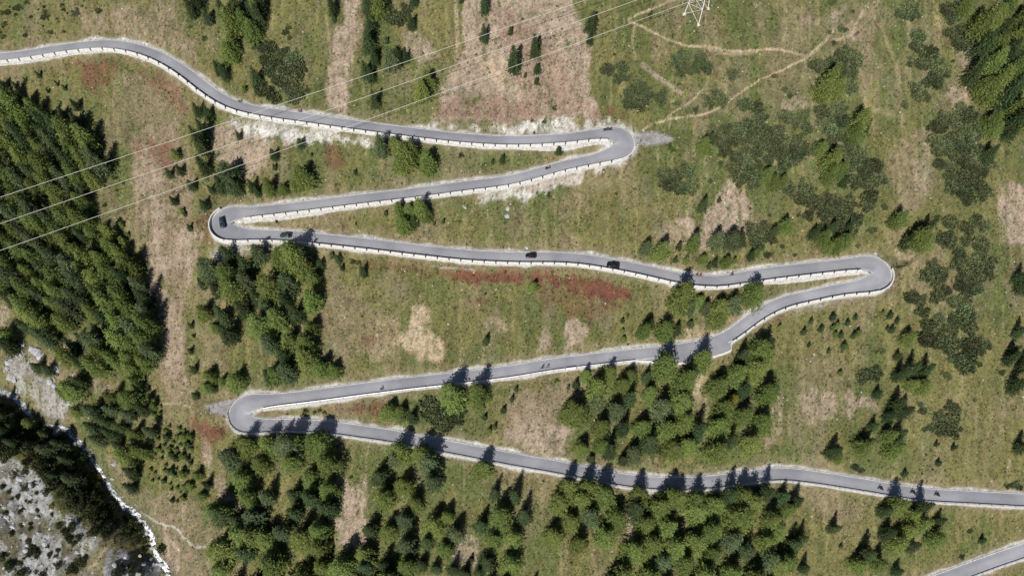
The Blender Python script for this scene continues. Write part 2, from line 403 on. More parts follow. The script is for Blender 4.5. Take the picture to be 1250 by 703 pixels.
def stroke(pts, width, colr, k, ragged=True):
    p = spline(pts, 8)
    best = np.full(PX.shape, 1e9)
    m = (PX > p[:, 0].min() - 12) & (PX < p[:, 0].max() + 12) & (PY > p[:, 1].min() - 12) & (PY < p[:, 1].max() + 12)
    x, y = (WSX[m], WSY[m])
    b = np.full(x.shape, 1e9)
    for (x1, y1), (x2, y2) in zip(p[:-1], p[1:]):
        dx, dy = x2 - x1, y2 - y1
        t = np.clip(((x - x1) * dx + (y - y1) * dy) / (dx * dx + dy * dy + 1e-9), 0, 1)
        b = np.minimum(b, np.hypot(x - x1 - t * dx, y - y1 - t * dy))
    best[m] = b
    f = sstep(width * 1.25, width * 0.55, best) * k * (0.45 + 0.9 * n_spot)
    blend(A, colr, f)
    return best
PATHS = [([(835, -4), (815, 3), (790, 14), (776, 20), (767, 26), (784, 33), (809, 46), (840, 56), (866, 57), (896, 63), (930, 61), (950, 60.5), (986, 69)], 1.5, TAN, .95),
 ([(866, 60), (896, 66), (925, 63)], 3.2, TAN, .55), ([(986, 70), (950, 88), (930, 97), (901, 115), (876, 133), (850, 141), (812, 147), (795, 153), (783, 160)], 1.3, TAN, .95),
 ([(986, 69), (1003, 55), (1017, 37)], 2.2, TAN, .8), ([(1017, 50), (1038, 44), (1046, 28), (1060, 5)], 2.0, TAN, .6),
 ([(784, 79), (806, 96), (830, 113)], 3.5, SOIL, .7), ([(812, 146), (830, 132), (843, 125), (858, 109)], 1.2, TAN, .75),
 ([(774, 32), (772, 50), (776, 72)], 1.6, TAN, .5), ([(1075, 30), (1090, 70), (1098, 98)], 2.2, STRAW, .7), ([(1050, 60), (1052, 100), (1060, 130), (1090, 140)], 3.5, STRAW, .6),
 ([(1092, 170), (1096, 200), (1098, 235)], 2.0, STRAW, .7), ([(1062, 20), (1070, 0)], 4, STRAW, .6), ([(398, 20), (402, 60), (400, 120)], 1.8, STRAW, .6), ([(556, 0), (558, 60), (555, 100)], 2.5, TAN, .55),
 ([(171, 624), (194, 638), (215, 645), (225, 656), (238, 667), (257, 668), (277, 670)], 1.2, PALE, .6), ([(153, 626), (140, 650), (133, 664), (118, 684), (100, 705)], 1.8, TAN, .75),
 ([(190, 494), (212, 492), (222, 494), (234, 497)], 1.0, TAN, .8), ([(220, 530), (222, 580), (224, 640)], 1.5, TAN, .5), ([(167, 230), (168, 290), (178, 350), (187, 420)], 1.4, STRAW, .7),
 ([(222, 350), (220, 400), (222, 450), (230, 480)], 3.0, SOIL, .6), ([(230, 350), (238, 310), (247, 285)], 3.2, SOIL, .7), ([(208, 300), (200, 330), (205, 350)], 2.2, SOIL, .5),
 ([(445, 590), (447, 560), (452, 540)], 1.5, TAN, .4), ([(1232, 560), (1230, 583)], 2.0, STRAW, .6), ([(475, 285), (540, 296)], 1.2, STRAW, .6), ([(525, 325), (580, 330)], 1.0, PALE, .5)]
for a in PATHS:
    stroke(*a)
# gravel verges: narrow crumbled strip, wider where the bank is cut
verge = sstep(1.25, 0.35, RD + 2.0 * (fbm(XX / 6, YY / 6, 171, 3) - 0.5) + 0.8 * (n_fine - 0.5)) * (RD > -0.8)
blend(A, PALE, verge * (0.45 + 0.6 * n_fine))
blend(A, DRY, sstep(4.2, 1.4, RD + 2.5 * (n_mid - 0.5)) * (1 - verge) * 0.35)
for poly in ([(772, 163), (800, 161), (814, 165), (824, 170), (812, 175), (790, 178), (776, 177)], [(250, 495), (262, 491), (288, 487), (286, 507), (270, 507), (257, 503)]):
    k = sum(in_poly(WSX * 0.6 + PX * 0.4 + jx * 0.25, WSY + jy * 0.25, poly) for jx, jy in JIT) / len(JIT)
    blend(A, (0.32, 0.31, 0.315), k * (0.80 + 0.2 * n_spot) * (RD > -0.5))
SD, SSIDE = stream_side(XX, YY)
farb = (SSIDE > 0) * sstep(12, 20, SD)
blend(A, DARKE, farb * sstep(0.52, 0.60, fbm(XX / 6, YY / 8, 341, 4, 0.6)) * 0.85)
blend(A, (0.17, 0.165, 0.16), farb * sstep(0.50, 0.62, fbm(XX / 3, YY / 3, 351, 3, 0.6)) * 0.6)
blend(A, (0.10, 0.095, 0.07), sstep(4.0, 1.5, SD + 2 * (n_mid - 0.5)) * 0.5)
A *= (0.42 + 1.16 * n_fine)[..., None] * (0.86 + 0.28 * n_streak)[..., None]
A = np.clip(A, 0.012, 0.85)

# ---------------------------------------------------------------- materials
def new_mat(name):
    m = bpy.data.materials.new(name); m.use_nodes = True
    nt = m.node_tree
    return m, nt, nt.nodes['Principled BSDF'], nt.links.new, nt.nodes.new

def plain(name, colr, rough=0.6, metal=0.0, var=0.25, scale=3.0, bump=0.0, spec=0.3, coords='Object'):
    m, nt, b, L, N = new_mat(name)
    tc = N('ShaderNodeTexCoord')
    nz = N('ShaderNodeTexNoise'); nz.inputs['Scale'].default_value = scale; nz.inputs['Detail'].default_value = 5
    L(tc.outputs[coords], nz.inputs['Vector'])
    mr = N('ShaderNodeMapRange'); mr.inputs[1].default_value = 0.3; mr.inputs[2].default_value = 0.7
    mr.inputs[3].default_value = 1 - var; mr.inputs[4].default_value = 1 + var
    L(nz.outputs['Fac'], mr.inputs[0])
    mx = N('ShaderNodeVectorMath'); mx.operation = 'SCALE'; mx.inputs[0].default_value = colr
    L(mr.outputs[0], mx.inputs['Scale']); L(mx.outputs[0], b.inputs['Base Color'])
    b.inputs['Roughness'].default_value = rough; b.inputs['Metallic'].default_value = metal
    b.inputs['Specular IOR Level'].default_value = spec
    if bump:
        bp = N('ShaderNodeBump'); bp.inputs['Strength'].default_value = bump; bp.inputs['Distance'].default_value = 0.1
        L(nz.outputs['Fac'], bp.inputs['Height']); L(bp.outputs[0], b.inputs['Normal'])
    return m

def vertex_mat(name, fine=9.0, var=0.42, bump=0.8, dist=0.18):
    """surface whose base colour is carried by the mesh, broken up by fine grain"""
    m, nt, b, L, N = new_mat(name)
    at = N('ShaderNodeAttribute'); at.attribute_name = 'albedo'
    tc = N('ShaderNodeTexCoord')
    nz = N('ShaderNodeTexNoise'); nz.inputs['Scale'].default_value = fine / 3; nz.inputs['Detail'].default_value = 6
    nz.inputs['Roughness'].default_value = 0.7
    L(tc.outputs['Object'], nz.inputs['Vector'])
    mr = N('ShaderNodeMapRange'); mr.inputs[1].default_value = 0.3; mr.inputs[2].default_value = 0.7
    mr.inputs[3].default_value = 1 - var; mr.inputs[4].default_value = 1 + var
    L(nz.outputs['Fac'], mr.inputs[0])
    mx = N('ShaderNodeVectorMath'); mx.operation = 'SCALE'
    L(at.outputs['Color'], mx.inputs[0]); L(mr.outputs[0], mx.inputs['Scale']); L(mx.outputs[0], b.inputs['Base Color'])
    b.inputs['Roughness'].default_value = 0.95; b.inputs['Specular IOR Level'].default_value = 0.1
    if bump:
        bp = N('ShaderNodeBump'); bp.inputs['Strength'].default_value = bump; bp.inputs['Distance'].default_value = dist
        L(nz.outputs['Fac'], bp.inputs['Height']); L(bp.outputs[0], b.inputs['Normal'])
    return m

def leaf_mat(name, colr, var=0.35, hue=0.02, trans=0.22):
    m, nt, b, L, N = new_mat(name)
    oi = N('ShaderNodeObjectInfo')
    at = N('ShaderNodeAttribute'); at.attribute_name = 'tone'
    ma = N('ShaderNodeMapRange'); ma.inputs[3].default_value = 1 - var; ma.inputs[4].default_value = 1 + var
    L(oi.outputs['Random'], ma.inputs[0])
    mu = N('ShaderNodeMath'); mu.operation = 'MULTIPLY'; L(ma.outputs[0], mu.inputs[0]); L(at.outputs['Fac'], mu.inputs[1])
    hs = N('ShaderNodeHueSaturation'); hs.inputs['Color'].default_value = (*colr, 1)
    hm = N('ShaderNodeMath'); hm.operation = 'MULTIPLY_ADD'; hm.inputs[1].default_value = 37.77; hm.inputs[2].default_value = 0.0
    L(oi.outputs['Random'], hm.inputs[0])
    hf = N('ShaderNodeMath'); hf.operation = 'FRACT'; L(hm.outputs[0], hf.inputs[0])
    hr = N('ShaderNodeMapRange'); hr.inputs[3].default_value = 0.5 - hue; hr.inputs[4].default_value = 0.5 + hue
    L(hf.outputs[0], hr.inputs[0]); L(hr.outputs[0], hs.inputs['Hue']); L(mu.outputs[0], hs.inputs['Value'])
    L(hs.outputs[0], b.inputs['Base Color'])
    b.inputs['Roughness'].default_value = 0.75; b.inputs['Specular IOR Level'].default_value = 0.15
    tr = N('ShaderNodeBsdfTranslucent'); L(hs.outputs[0], tr.inputs['Color'])
    mix = N('ShaderNodeMixShader'); mix.inputs[0].default_value = trans
    L(b.outputs[0], mix.inputs[1]); L(tr.outputs[0], mix.inputs[2]); L(mix.outputs[0], nt.nodes['Material Output'].inputs['Surface'])
    return m

M = {}
M['ground'] = vertex_mat('hillside_soil_and_grass')
M['tuft'] = vertex_mat('grass_tufts', bump=0)
M['stone'] = vertex_mat('loose_stone', fine=6, bump=0.4)
M['wall'] = plain('pale_masonry', (0.46, 0.45, 0.435), 0.9, var=0.38, scale=1.6, bump=0.8)
M['block'] = plain('pale_concrete', (0.60, 0.59, 0.57), 0.85, var=0.2, scale=1.3, bump=0.3)
M['white'] = plain('fresh_white_concrete', (0.80, 0.80, 0.80), 0.7, var=0.05)
M['line'] = plain('worn_white_paint', (0.62, 0.62, 0.62), 0.7, var=0.35, scale=1.5)
M['post'] = plain('dark_weathered_wood', (0.045, 0.040, 0.038), 0.85)
M['steel'] = plain('galvanised_steel', (0.62, 0.63, 0.64), 0.45, metal=0.25, var=0.12)
M['wire'] = plain('bright_aluminium_wire', (0.62, 0.62, 0.56), 0.5, metal=0.0, var=0.05)
M['pylon'] = plain('pale_galvanised_lattice', (0.66, 0.66, 0.66), 0.55, var=0.15)
M['rust'] = plain('rusty_lattice', (0.30, 0.17, 0.11), 0.8, var=0.3)
M['bark'] = plain('grey_brown_bark', (0.095, 0.072, 0.055), 0.95, var=0.3, scale=4, bump=0.5)
M['tyre'] = plain('tyre_rubber', (0.018, 0.018, 0.018), 0.85)
M['rim'] = plain('wheel_alloy', (0.45, 0.45, 0.46), 0.35, metal=0.8)
M['glass'] = plain('tinted_car_glass', (0.012, 0.014, 0.018), 0.08, spec=0.6, var=0.05)
M['lamp'] = plain('headlight_lens', (0.75, 0.75, 0.76), 0.1, spec=0.6, var=0.05)
M['redlamp'] = plain('red_tail_lens', (0.35, 0.012, 0.010), 0.2, spec=0.6, var=0.05)
M['black'] = plain('black_car_paint', (0.010, 0.011, 0.013), 0.22, spec=0.5, var=0.1)
M['bluegrey'] = plain('blue_grey_car_paint', (0.022, 0.040, 0.060), 0.25, spec=0.5, var=0.1)
M['darkgreen'] = plain('dark_green_car_paint', (0.018, 0.045, 0.040), 0.25, spec=0.5, var=0.1)
M['skin'] = plain('skin', (0.45, 0.27, 0.20), 0.6, var=0.05)
M['dark_cloth'] = plain('dark_riding_cloth', (0.018, 0.019, 0.024), 0.85)
M['blue_cloth'] = plain('blue_riding_cloth', (0.04, 0.07, 0.16), 0.85)
M['red_cloth'] = plain('red_riding_cloth', (0.30, 0.020, 0.020), 0.85)
M['white_cloth'] = plain('white_riding_cloth', (0.65, 0.65, 0.66), 0.85)
M['signback'] = plain('dark_sign_back', (0.05, 0.05, 0.055), 0.6)
M['leaf_larch'] = leaf_mat('larch_needles', (0.150, 0.192, 0.054), 0.24, 0.014, 0.27)
M['leaf_spruce'] = leaf_mat('spruce_needles', (0.046, 0.070, 0.027), 0.30, 0.02, 0.14)
M['leaf_pine'] = leaf_mat('dwarf_pine_needles', (0.122, 0.146, 0.070), 0.30, 0.02, 0.22)
M['leaf_stone'] = leaf_mat('stone_pine_needles', (0.092, 0.120, 0.056), 0.25, 0.02, 0.16)
M['leaf_alder'] = leaf_mat('dark_broad_leaves', (0.055, 0.068, 0.028), 0.35, 0.03, 0.2)
M['leaf_shrub'] = leaf_mat('shrub_leaves', (0.085, 0.112, 0.032), 0.3, 0.03, 0.25)
M['leaf_yellow'] = leaf_mat('turning_yellow_leaves', (0.27, 0.20, 0.035), 0.25, 0.03, 0.25)

def asphalt():
    m, nt, b, L, N = new_mat('worn_grey_asphalt')
    tc = N('ShaderNodeTexCoord')
    n1 = N('ShaderNodeTexNoise'); n1.inputs['Scale'].default_value = 0.09; n1.inputs['Detail'].default_value = 4
    n2 = N('ShaderNodeTexNoise'); n2.inputs['Scale'].default_value = 2.2; n2.inputs['Detail'].default_value = 8
    at = N('ShaderNodeAttribute'); at.attribute_name = 'across'
    for n in (n1, n2): L(tc.outputs['Object'], n.inputs['Vector'])
    cr = N('ShaderNodeValToRGB')
    cr.color_ramp.elements[0].position = 0.38; cr.color_ramp.elements[0].color = (0.235, 0.241, 0.272, 1)
    cr.color_ramp.elements[1].position = 0.62; cr.color_ramp.elements[1].color = (0.312, 0.318, 0.350, 1)
    L(n1.outputs['Fac'], cr.inputs[0])
    w = N('ShaderNodeMath'); w.operation = 'MULTIPLY_ADD'; w.inputs[1].default_value = 0.30; w.inputs[2].default_value = 0.80
    L(n2.outputs['Fac'], w.inputs[0])
    wv = N('ShaderNodeMath'); wv.operation = 'MULTIPLY'; L(w.outputs[0], wv.inputs[0]); L(at.outputs['Fac'], wv.inputs[1])
    sc = N('ShaderNodeVectorMath'); sc.operation = 'SCALE'
    L(cr.outputs[0], sc.inputs[0]); L(wv.outputs[0], sc.inputs['Scale']); L(sc.outputs[0], b.inputs['Base Color'])
    b.inputs['Roughness'].default_value = 0.9; b.inputs['Specular IOR Level'].default_value = 0.15
    bp = N('ShaderNodeBump'); bp.inputs['Strength'].default_value = 0.2; bp.inputs['Distance'].default_value = 0.03
    L(n2.outputs['Fac'], bp.inputs['Height']); L(bp.outputs[0], b.inputs['Normal'])
    return m
M['asphalt'] = asphalt()

def water():
    m, nt, b, L, N = new_mat('white_mountain_water')
    tc = N('ShaderNodeTexCoord')
    n = N('ShaderNodeTexNoise'); n.inputs['Scale'].default_value = 1.1; n.inputs['Detail'].default_value = 6; n.inputs['Roughness'].default_value = 0.7
    L(tc.outputs['Object'], n.inputs['Vector'])
    cr = N('ShaderNodeValToRGB')
    cr.color_ramp.elements[0].position = 0.42; cr.color_ramp.elements[0].color = (0.08, 0.11, 0.13, 1)
    cr.color_ramp.elements[1].position = 0.66; cr.color_ramp.elements[1].color = (0.55, 0.59, 0.63, 1)
    L(n.outputs['Fac'], cr.inputs[0]); L(cr.outputs[0], b.inputs['Base Color'])
    b.inputs['Roughness'].default_value = 0.25
    bp = N('ShaderNodeBump'); bp.inputs['Strength'].default_value = 0.6; bp.inputs['Distance'].default_value = 0.2
    L(n.outputs['Fac'], bp.inputs['Height']); L(bp.outputs[0], b.inputs['Normal'])
    return m
M['water'] = water()

# ---------------------------------------------------------------- object helpers
def mesh_np(name, verts, faces, mat=None, smooth=False):
    """faces: int array (n,k), all the same size"""
    me = bpy.data.meshes.new(name)
    verts = np.asarray(verts, np.float32); faces = np.asarray(faces, np.int32)
    me.vertices.add(len(verts)); me.vertices.foreach_set('co', verts.ravel())
    k = faces.shape[1]
    me.loops.add(faces.size); me.loops.foreach_set('vertex_index', faces.ravel())
    me.polygons.add(len(faces)); me.polygons.foreach_set('loop_start', np.arange(0, faces.size, k, dtype=np.int32))
    if smooth: me.polygons.foreach_set('use_smooth', np.ones(len(faces), bool))
    if mat: me.materials.append(mat)
    me.update(calc_edges=True)
    return me
def attr_color(me, name, cols):
    a = me.attributes.new(name, 'FLOAT_COLOR', 'POINT')
    a.data.foreach_set('color', np.c_[cols, np.ones(len(cols))].astype(np.float32).ravel())
def attr_float(me, name, v):
    a = me.attributes.new(name, 'FLOAT', 'POINT'); a.data.foreach_set('value', np.asarray(v, np.float32))
def link(name, data, parent=None, loc=None, rot=None, scale=None):
    o = bpy.data.objects.new(name, data); COL.objects.link(o)
    if parent is not None: o.parent = parent
    if loc is not None: o.location = [float(v) for v in loc]
    if rot is not None: o.rotation_euler = rot
    if scale is not None: o.scale = scale
    return o
def tag(o, label=None, cat=None, group=None, kind=None):
    if label: o['label'] = label
    if cat: o['category'] = cat
    if group: o['group'] = group
    if kind: o['kind'] = kind
    return o
def thing(name, label, cat, loc=(0, 0, 0), rotz=0.0, group=None):
    return tag(link(name, None, loc=loc, rot=(0, 0, rotz)), label, cat, group)
def grid_faces(n, m):
    i, j = np.meshgrid(np.arange(n - 1), np.arange(m - 1), indexing='ij')
    a = (i * m + j).ravel()
    return np.stack([a, a + m, a + m + 1, a + 1], 1)
class MB:
    def __init__(s): s.v = []; s.f = []
    def box(s, lo, hi, fn=None):
        b = len(s.v)
        for z in (lo[2], hi[2]):
            for x, y in ((lo[0], lo[1]), (hi[0], lo[1]), (hi[0], hi[1]), (lo[0], hi[1])):
                s.v.append((x, y, z))
        s.f += [tuple(b + q for q in f) for f in ((0, 3, 2, 1), (4, 5, 6, 7), (0, 1, 5, 4), (1, 2, 6, 5), (2, 3, 7, 6), (3, 0, 4, 7))]
        return s
    def tube(s, p0, p1, r0, r1=None, n=6):
        r1 = r0 if r1 is None else r1
        p0, p1 = Vector(p0), Vector(p1); d = (p1 - p0).normalized()
        u = d.orthogonal().normalized(); w = d.cross(u); b = len(s.v)
        for p, r in ((p0, r0), (p1, r1)):
            for k in range(n):
                a = 2 * math.pi * k / n
                s.v.append(tuple(p + u * (r * math.cos(a)) + w * (r * math.sin(a))))
        for k in range(n):
            s.f.append((b + k, b + (k + 1) % n, b + n + (k + 1) % n, b + n + k))
        s.f.append(tuple(range(b + n - 1, b - 1, -1))); s.f.append(tuple(range(b + n, b + 2 * n)))
        return s
    def rings(s, rings, cap=True):
        b = len(s.v); n = len(rings[0])
        for r in rings: s.v += [tuple(p) for p in r]
        for i in range(len(rings) - 1):
            for k in range(n):
                s.f.append((b + i * n + k, b + i * n + (k + 1) % n, b + (i + 1) * n + (k + 1) % n, b + (i + 1) * n + k))
        if cap:
            s.f.append(tuple(range(b + n - 1, b - 1, -1))); e = b + (len(rings) - 1) * n; s.f.append(tuple(range(e, e + n)))
        return s
    def data(s, name, mat, smooth=False):
        me = bpy.data.meshes.new(name); me.from_pydata(s.v, [], s.f); me.materials.append(mat)
        if smooth:
            for p in me.polygons: p.use_smooth = True
        return me
    def build(s, name, mat, parent=None, smooth=False, **kw):
        return link(name, s.data(name, mat, smooth), parent, **kw)

# ---------------------------------------------------------------- hillside
me = mesh_np('hillside', np.stack([XX, YY, T], -1).reshape(-1, 3), grid_faces(*XX.shape), M['ground'], True)
attr_color(me, 'albedo', A.reshape(-1, 3))
tag(link('hillside', me), 'grassy mountainside with bare soil patches', None, kind='structure')

# ---------------------------------------------------------------- road ribbon, edge lines
def ribbon(offs, zoff, a=0, b=None):
    """offs: list of lateral offset arrays (left positive)"""
    b = NR if b is None else b
    P = []
    for o, dz in zip(offs, zoff):
        o = np.broadcast_to(o, (NR,))[a:b]
        P.append(np.stack([R[a:b, 0] + nrmL[a:b, 0] * o, R[a:b, 1] + nrmL[a:b, 1] * o, R[a:b, 2] + dz], 1))
    P = np.stack(P, 1)
    return P.reshape(-1, 3), grid_faces(b - a, len(offs))
wob = 0.10 * (fbm(S / 1.5, S * 0, 211, 3) - 0.5) * 2
offs = [-hwR - 0.05 + wob, -hwR * 0.75, -hwR * 0.5, -hwR * 0.25, 0 * hw, hwL * 0.25, hwL * 0.5, hwL * 0.75, hwL + 0.05 + wob]
v, f = ribbon(offs, [-0.02, 0.01, 0.025, 0.04, 0.045, 0.04, 0.025, 0.01, -0.02])
me = mesh_np('road', v, f, M['asphalt'], True)
att = np.tile(np.array([0.97, 1.02, 0.95, 1.03, 1.04, 1.03, 0.95, 1.02, 0.97]), (NR, 1)) * (0.97 + 0.06 * fbm(S / 9, S * 0, 221, 3))[:, None]
attr_float(me, 'across', att.ravel())
road = tag(link('road', me), 'grey asphalt pass road winding in hairpins', None, kind='structure')
hwm = hw - 0.22
def line(side, a, b, w=0.19):
    h = (np.minimum(hw, hwL if side > 0 else hwR) - 0.22) * side
    v, f = ribbon([h - w / 2, h + w / 2], [0.024, 0.024], a, b)
    if True:
        link('edge_line', mesh_np('edge_line', v, f, M['line']), road)
for k, a in enumerate([0] + apex):
    b = (apex + [NR])[k]
    line(1, a, b + 1 if b < NR else NR); line(-1, a, b + 1 if b < NR else NR)

# ---------------------------------------------------------------- retaining walls with parapets or rails on the valley side
LEG = {'first': 'the highest road run', 'second': 'the second road run', 'third': 'the third road run',
       'fourth': 'the run below the third hairpin', 'fifth': 'the straight road run with two cyclists',
       'sixth': 'the long low road run', 'seventh': 'the lowest road run'}
def offset_pt(i, lat, dz):
    return np.array([R[i, 0] + nrmL[i, 0] * lat, R[i, 1] + nrmL[i, 1] * lat, R[i, 2] + dz])
def wall_strip(a, b, sd, w0, w1, top, batter, parent, name='retaining_wall', mat='wall'):
    h = hwL if sd > 0 else hwR
    rings = []
    for i in range(a, b + 1):
        o = offset_pt(i, sd * (h[i] + w1), 0)
        zb = min(ground(o[0], o[1]), R[i, 2] - 0.4) - 0.9
        dep = R[i, 2] - zb
        j = 0.05 * math.sin(i * 1.7) + 0.04 * math.sin(i * 0.63)
        pts = [offset_pt(i, sd * (h[i] + w0), top), offset_pt(i, sd * (h[i] + w1 + j), top - 0.02),
               offset_pt(i, sd * (h[i] + w1 + j + batter * dep), -dep), offset_pt(i, sd * (h[i] + w0), -dep)]
        rings.append(pts if sd < 0 else pts[::-1])
    return MB().rings(rings).build(name, M[mat], parent)
def local_mesh(mb_fn, cache={}):
    if mb_fn not in cache: cache[mb_fn] = mb_fn()
    return cache[mb_fn]
def block_data(): 
    mb = MB()
    l, w, hgt = 2.02, 0.23, 1.0
    sec = [(-w, 0), (-w * 0.92, hgt - 0.06), (-w * 0.7, hgt), (w * 0.7, hgt), (w * 0.92, hgt - 0.06), (w, 0)]
    mb.rings([[(x, y, z) for y, z in sec] for x in (-l, -l * 0.33, l * 0.33, l)])
    return mb.data('parapet_block', M['block'])
def white_block_data():
    me = block_data(); me.materials.clear(); me.materials.append(M['white']); return me
def post_data(): return MB().box((-0.14, -0.20, -0.1), (0.14, 0.20, 1.02)).box((-0.17, -0.24, 1.02), (0.17, 0.24, 1.08)).data('post', M['post'])
def rail_post_data(): return MB().box((-0.06, -0.05, -0.3), (0.06, 0.05, 0.72)).data('post', M['post'])
def beam_data():
    sec = [(-.04, -.17), (.03, -.12), (-.02, 0), (.03, .12), (-.04, .17), (-.10, .17), (-.10, -.17)]
    return MB().rings([[(x, y, z + 0.62) for y, z in sec] for x in (-2.14, 0, 2.14)]).data('beam', M['steel'])
for wi, (a, b, sd, style, nm) in enumerate(WALLS):
    mid = (a + b) // 2
    kindname = 'parapet_wall' if style == 'block' else 'guard_rail'
    lab = ('pale stone retaining wall with concrete parapet blocks edging ' if style == 'block' else 'steel guard rail on a low pale wall edging ') + LEG[nm]
    root = thing(kindname, lab, 'wall' if style == 'block' else 'guard rail')
    wid = 0.64 if style == 'block' else 0.42
    wall_strip(a, b, sd, -0.03, wid, 0.07, 0.16, root)
    h = hwL if sd > 0 else hwR
    lat0 = 0.27 if style == 'block' else 0.20
    E_ = np.array([offset_pt(i, sd * (h[i] + lat0), 0.06) for i in range(a, b + 1)])
    es = np.r_[0, np.cumsum(np.linalg.norm(np.diff(E_, axis=0), axis=1))]
    ept = lambda q: np.array([np.interp(q, es, E_[:, k]) for k in range(3)])
    q = 0.3
    while q < es[-1] - 1.5:
        step = 4.33
        p1, p2, pm = ept(q), ept(min(q + step, es[-1])), ept(q + step / 2)
        if np.linalg.norm((p1 + p2) / 2 - pm) > 0.16: step = 1.45; p2 = ept(min(q + step, es[-1]))
        i = a + int(np.searchsorted(es, q + step / 2)); i = min(i, b)
        c = (p1 + p2) / 2; d = p2 - p1; L_ = np.linalg.norm(d)
        rot = (0, -math.asin(d[2] / L_), math.atan2(d[1], d[0]))
        gap = 0.46 if style == 'block' and step > 2 else 0.0
        sc = ((L_ - gap) / 4.04 if style == 'block' else L_ / 4.28, 1, 1)
        if (-40 < R[i, 3] < 1290 and -30 < R[i, 4] < 735) or style == 'rail':
            if style == 'block':
                link('parapet_block', local_mesh(block_data), root, c, rot, sc)
                if step > 2: link('post', local_mesh(post_data), root, p2, (0, 0, rot[2]))
            else:
                if nm == 'fifth' and 688 < R[i, 3] < 703:
                    link('parapet_block', local_mesh(white_block_data), root, c, rot, (sc[0] * 0.9, 1, 0.9))
                else:
                    link('beam', local_mesh(beam_data), root, c, rot, sc)
                link('post', local_mesh(rail_post_data), root, p2 + np.array([nrmL[i, 0] * sd * .12, nrmL[i, 1] * sd * .12, 0]), (0, 0, rot[2]))
        q += step
root = thing('lay_by_wall', 'low pale kerb wall round the paved lay-by beneath larch shadows', 'wall')
wall_strip(i_a - 1, i_b + 1, 1, -0.03, 0.35, 0.16, 0.12, root, mat='block')

# ---------------------------------------------------------------- stream
sp = resample(STREAM, 1.0)
tn = np.gradient(sp, axis=0); tn /= np.linalg.norm(tn, axis=1)[:, None]
nl = np.stack([-tn[:, 1], tn[:, 0]], 1)
wv = 0.45 + 0.75 * fbm(np.arange(len(sp)) / 6.0, np.zeros(len(sp)), 301, 2)
rows = []
for k in (-1, -0.5, 0, 0.5, 1):
    q = sp + nl * (wv * k)[:, None] + 0.35 * (rng.random((len(sp), 2)) - 0.5)
    zc = ground(sp[:, 0], sp[:, 1])
    rows.append(np.c_[q, np.maximum(ground(q[:, 0], q[:, 1]), zc) + 0.12 - 0.10 * abs(k) + 0.22 * (rng.random(len(sp)) - 0.5)])
P = np.stack(rows, 1)
tag(link('stream', mesh_np('stream', P.reshape(-1, 3), grid_faces(len(sp), 5), M['water'], True)), 'white rushing mountain stream', None, kind='structure')

# ---------------------------------------------------------------- grass and low heath
def sample_cells(n, x0=-200, x1=200, y0=-104, y1=106):
    return rng.uniform(x0, x1, n), rng.uniform(y0, y1, n)
AF = [A[..., k] for k in range(3)]
LUM = A.mean(-1)
def tuft_mesh(n):
    x, y = sample_cells(n)
    rd = interp(np.minimum(RD, 30), x, y); lum = interp(LUM, x, y); pad = interp(PADM, x, y)
    dn = fbm(x / 5, y / 7, 331, 3)
    keep = (rd > 1.3) & (pad < 0.3) & (rng.random(n) < np.clip(1.15 - lum * 3.2, 0.06, 1)) & (dn > rng.random(n) * 0.75)
    x, y = x[keep], y[keep]; n = len(x)
    z = ground(x, y)
    col = np.stack([interp(F, x, y) for F in AF], 1)
    tone = rng.uniform(0.45, 1.3, n)[:, None]
    g = (rng.random(n) < 0.35)[:, None]
    col = col * tone * np.where(g, np.array([0.72, 0.92, 0.66]), np.array([1.05, 1.0, 0.95]))
    r = rng.uniform(0.22, 0.62, n); h = rng.uniform(0.10, 0.42, n) * (0.6 + r)
    a0 = rng.uniform(0, 6.28, n)
    V = np.zeros((n, 5, 3)); C = np.zeros((n, 5, 3))
    for k in range(4):
        rr = r * rng.uniform(0.55, 1.25, n)
        V[:, k] = np.stack([x + rr * np.cos(a0 + k * 1.57), y + rr * np.sin(a0 + k * 1.57), np.zeros(n)], 1)
        V[:, k, 2] = ground(V[:, k, 0], V[:, k, 1]) - 0.05
    V[:, 4] = np.stack([x + 0.2 * r * rng.normal(size=n), y + 0.2 * r * rng.normal(size=n), z + h], 1)
    C[:] = col[:, None, :]; C[:, 4] *= rng.uniform(0.8, 1.18, n)[:, None]
    b = np.arange(n)[:, None] * 5
    F = np.concatenate([b + np.array([[k, (k + 1) % 4, 4]]) for k in range(4)], 0)
    me = mesh_np('grass_tufts', V.reshape(-1, 3), F, M['tuft'], True)
    attr_color(me, 'albedo', np.clip(C.reshape(-1, 3), 0, 1))
    return me
tag(link('meadow_grass', tuft_mesh(240000)), 'low olive and straw coloured meadow grass and heath tufts', 'grass', kind='stuff')

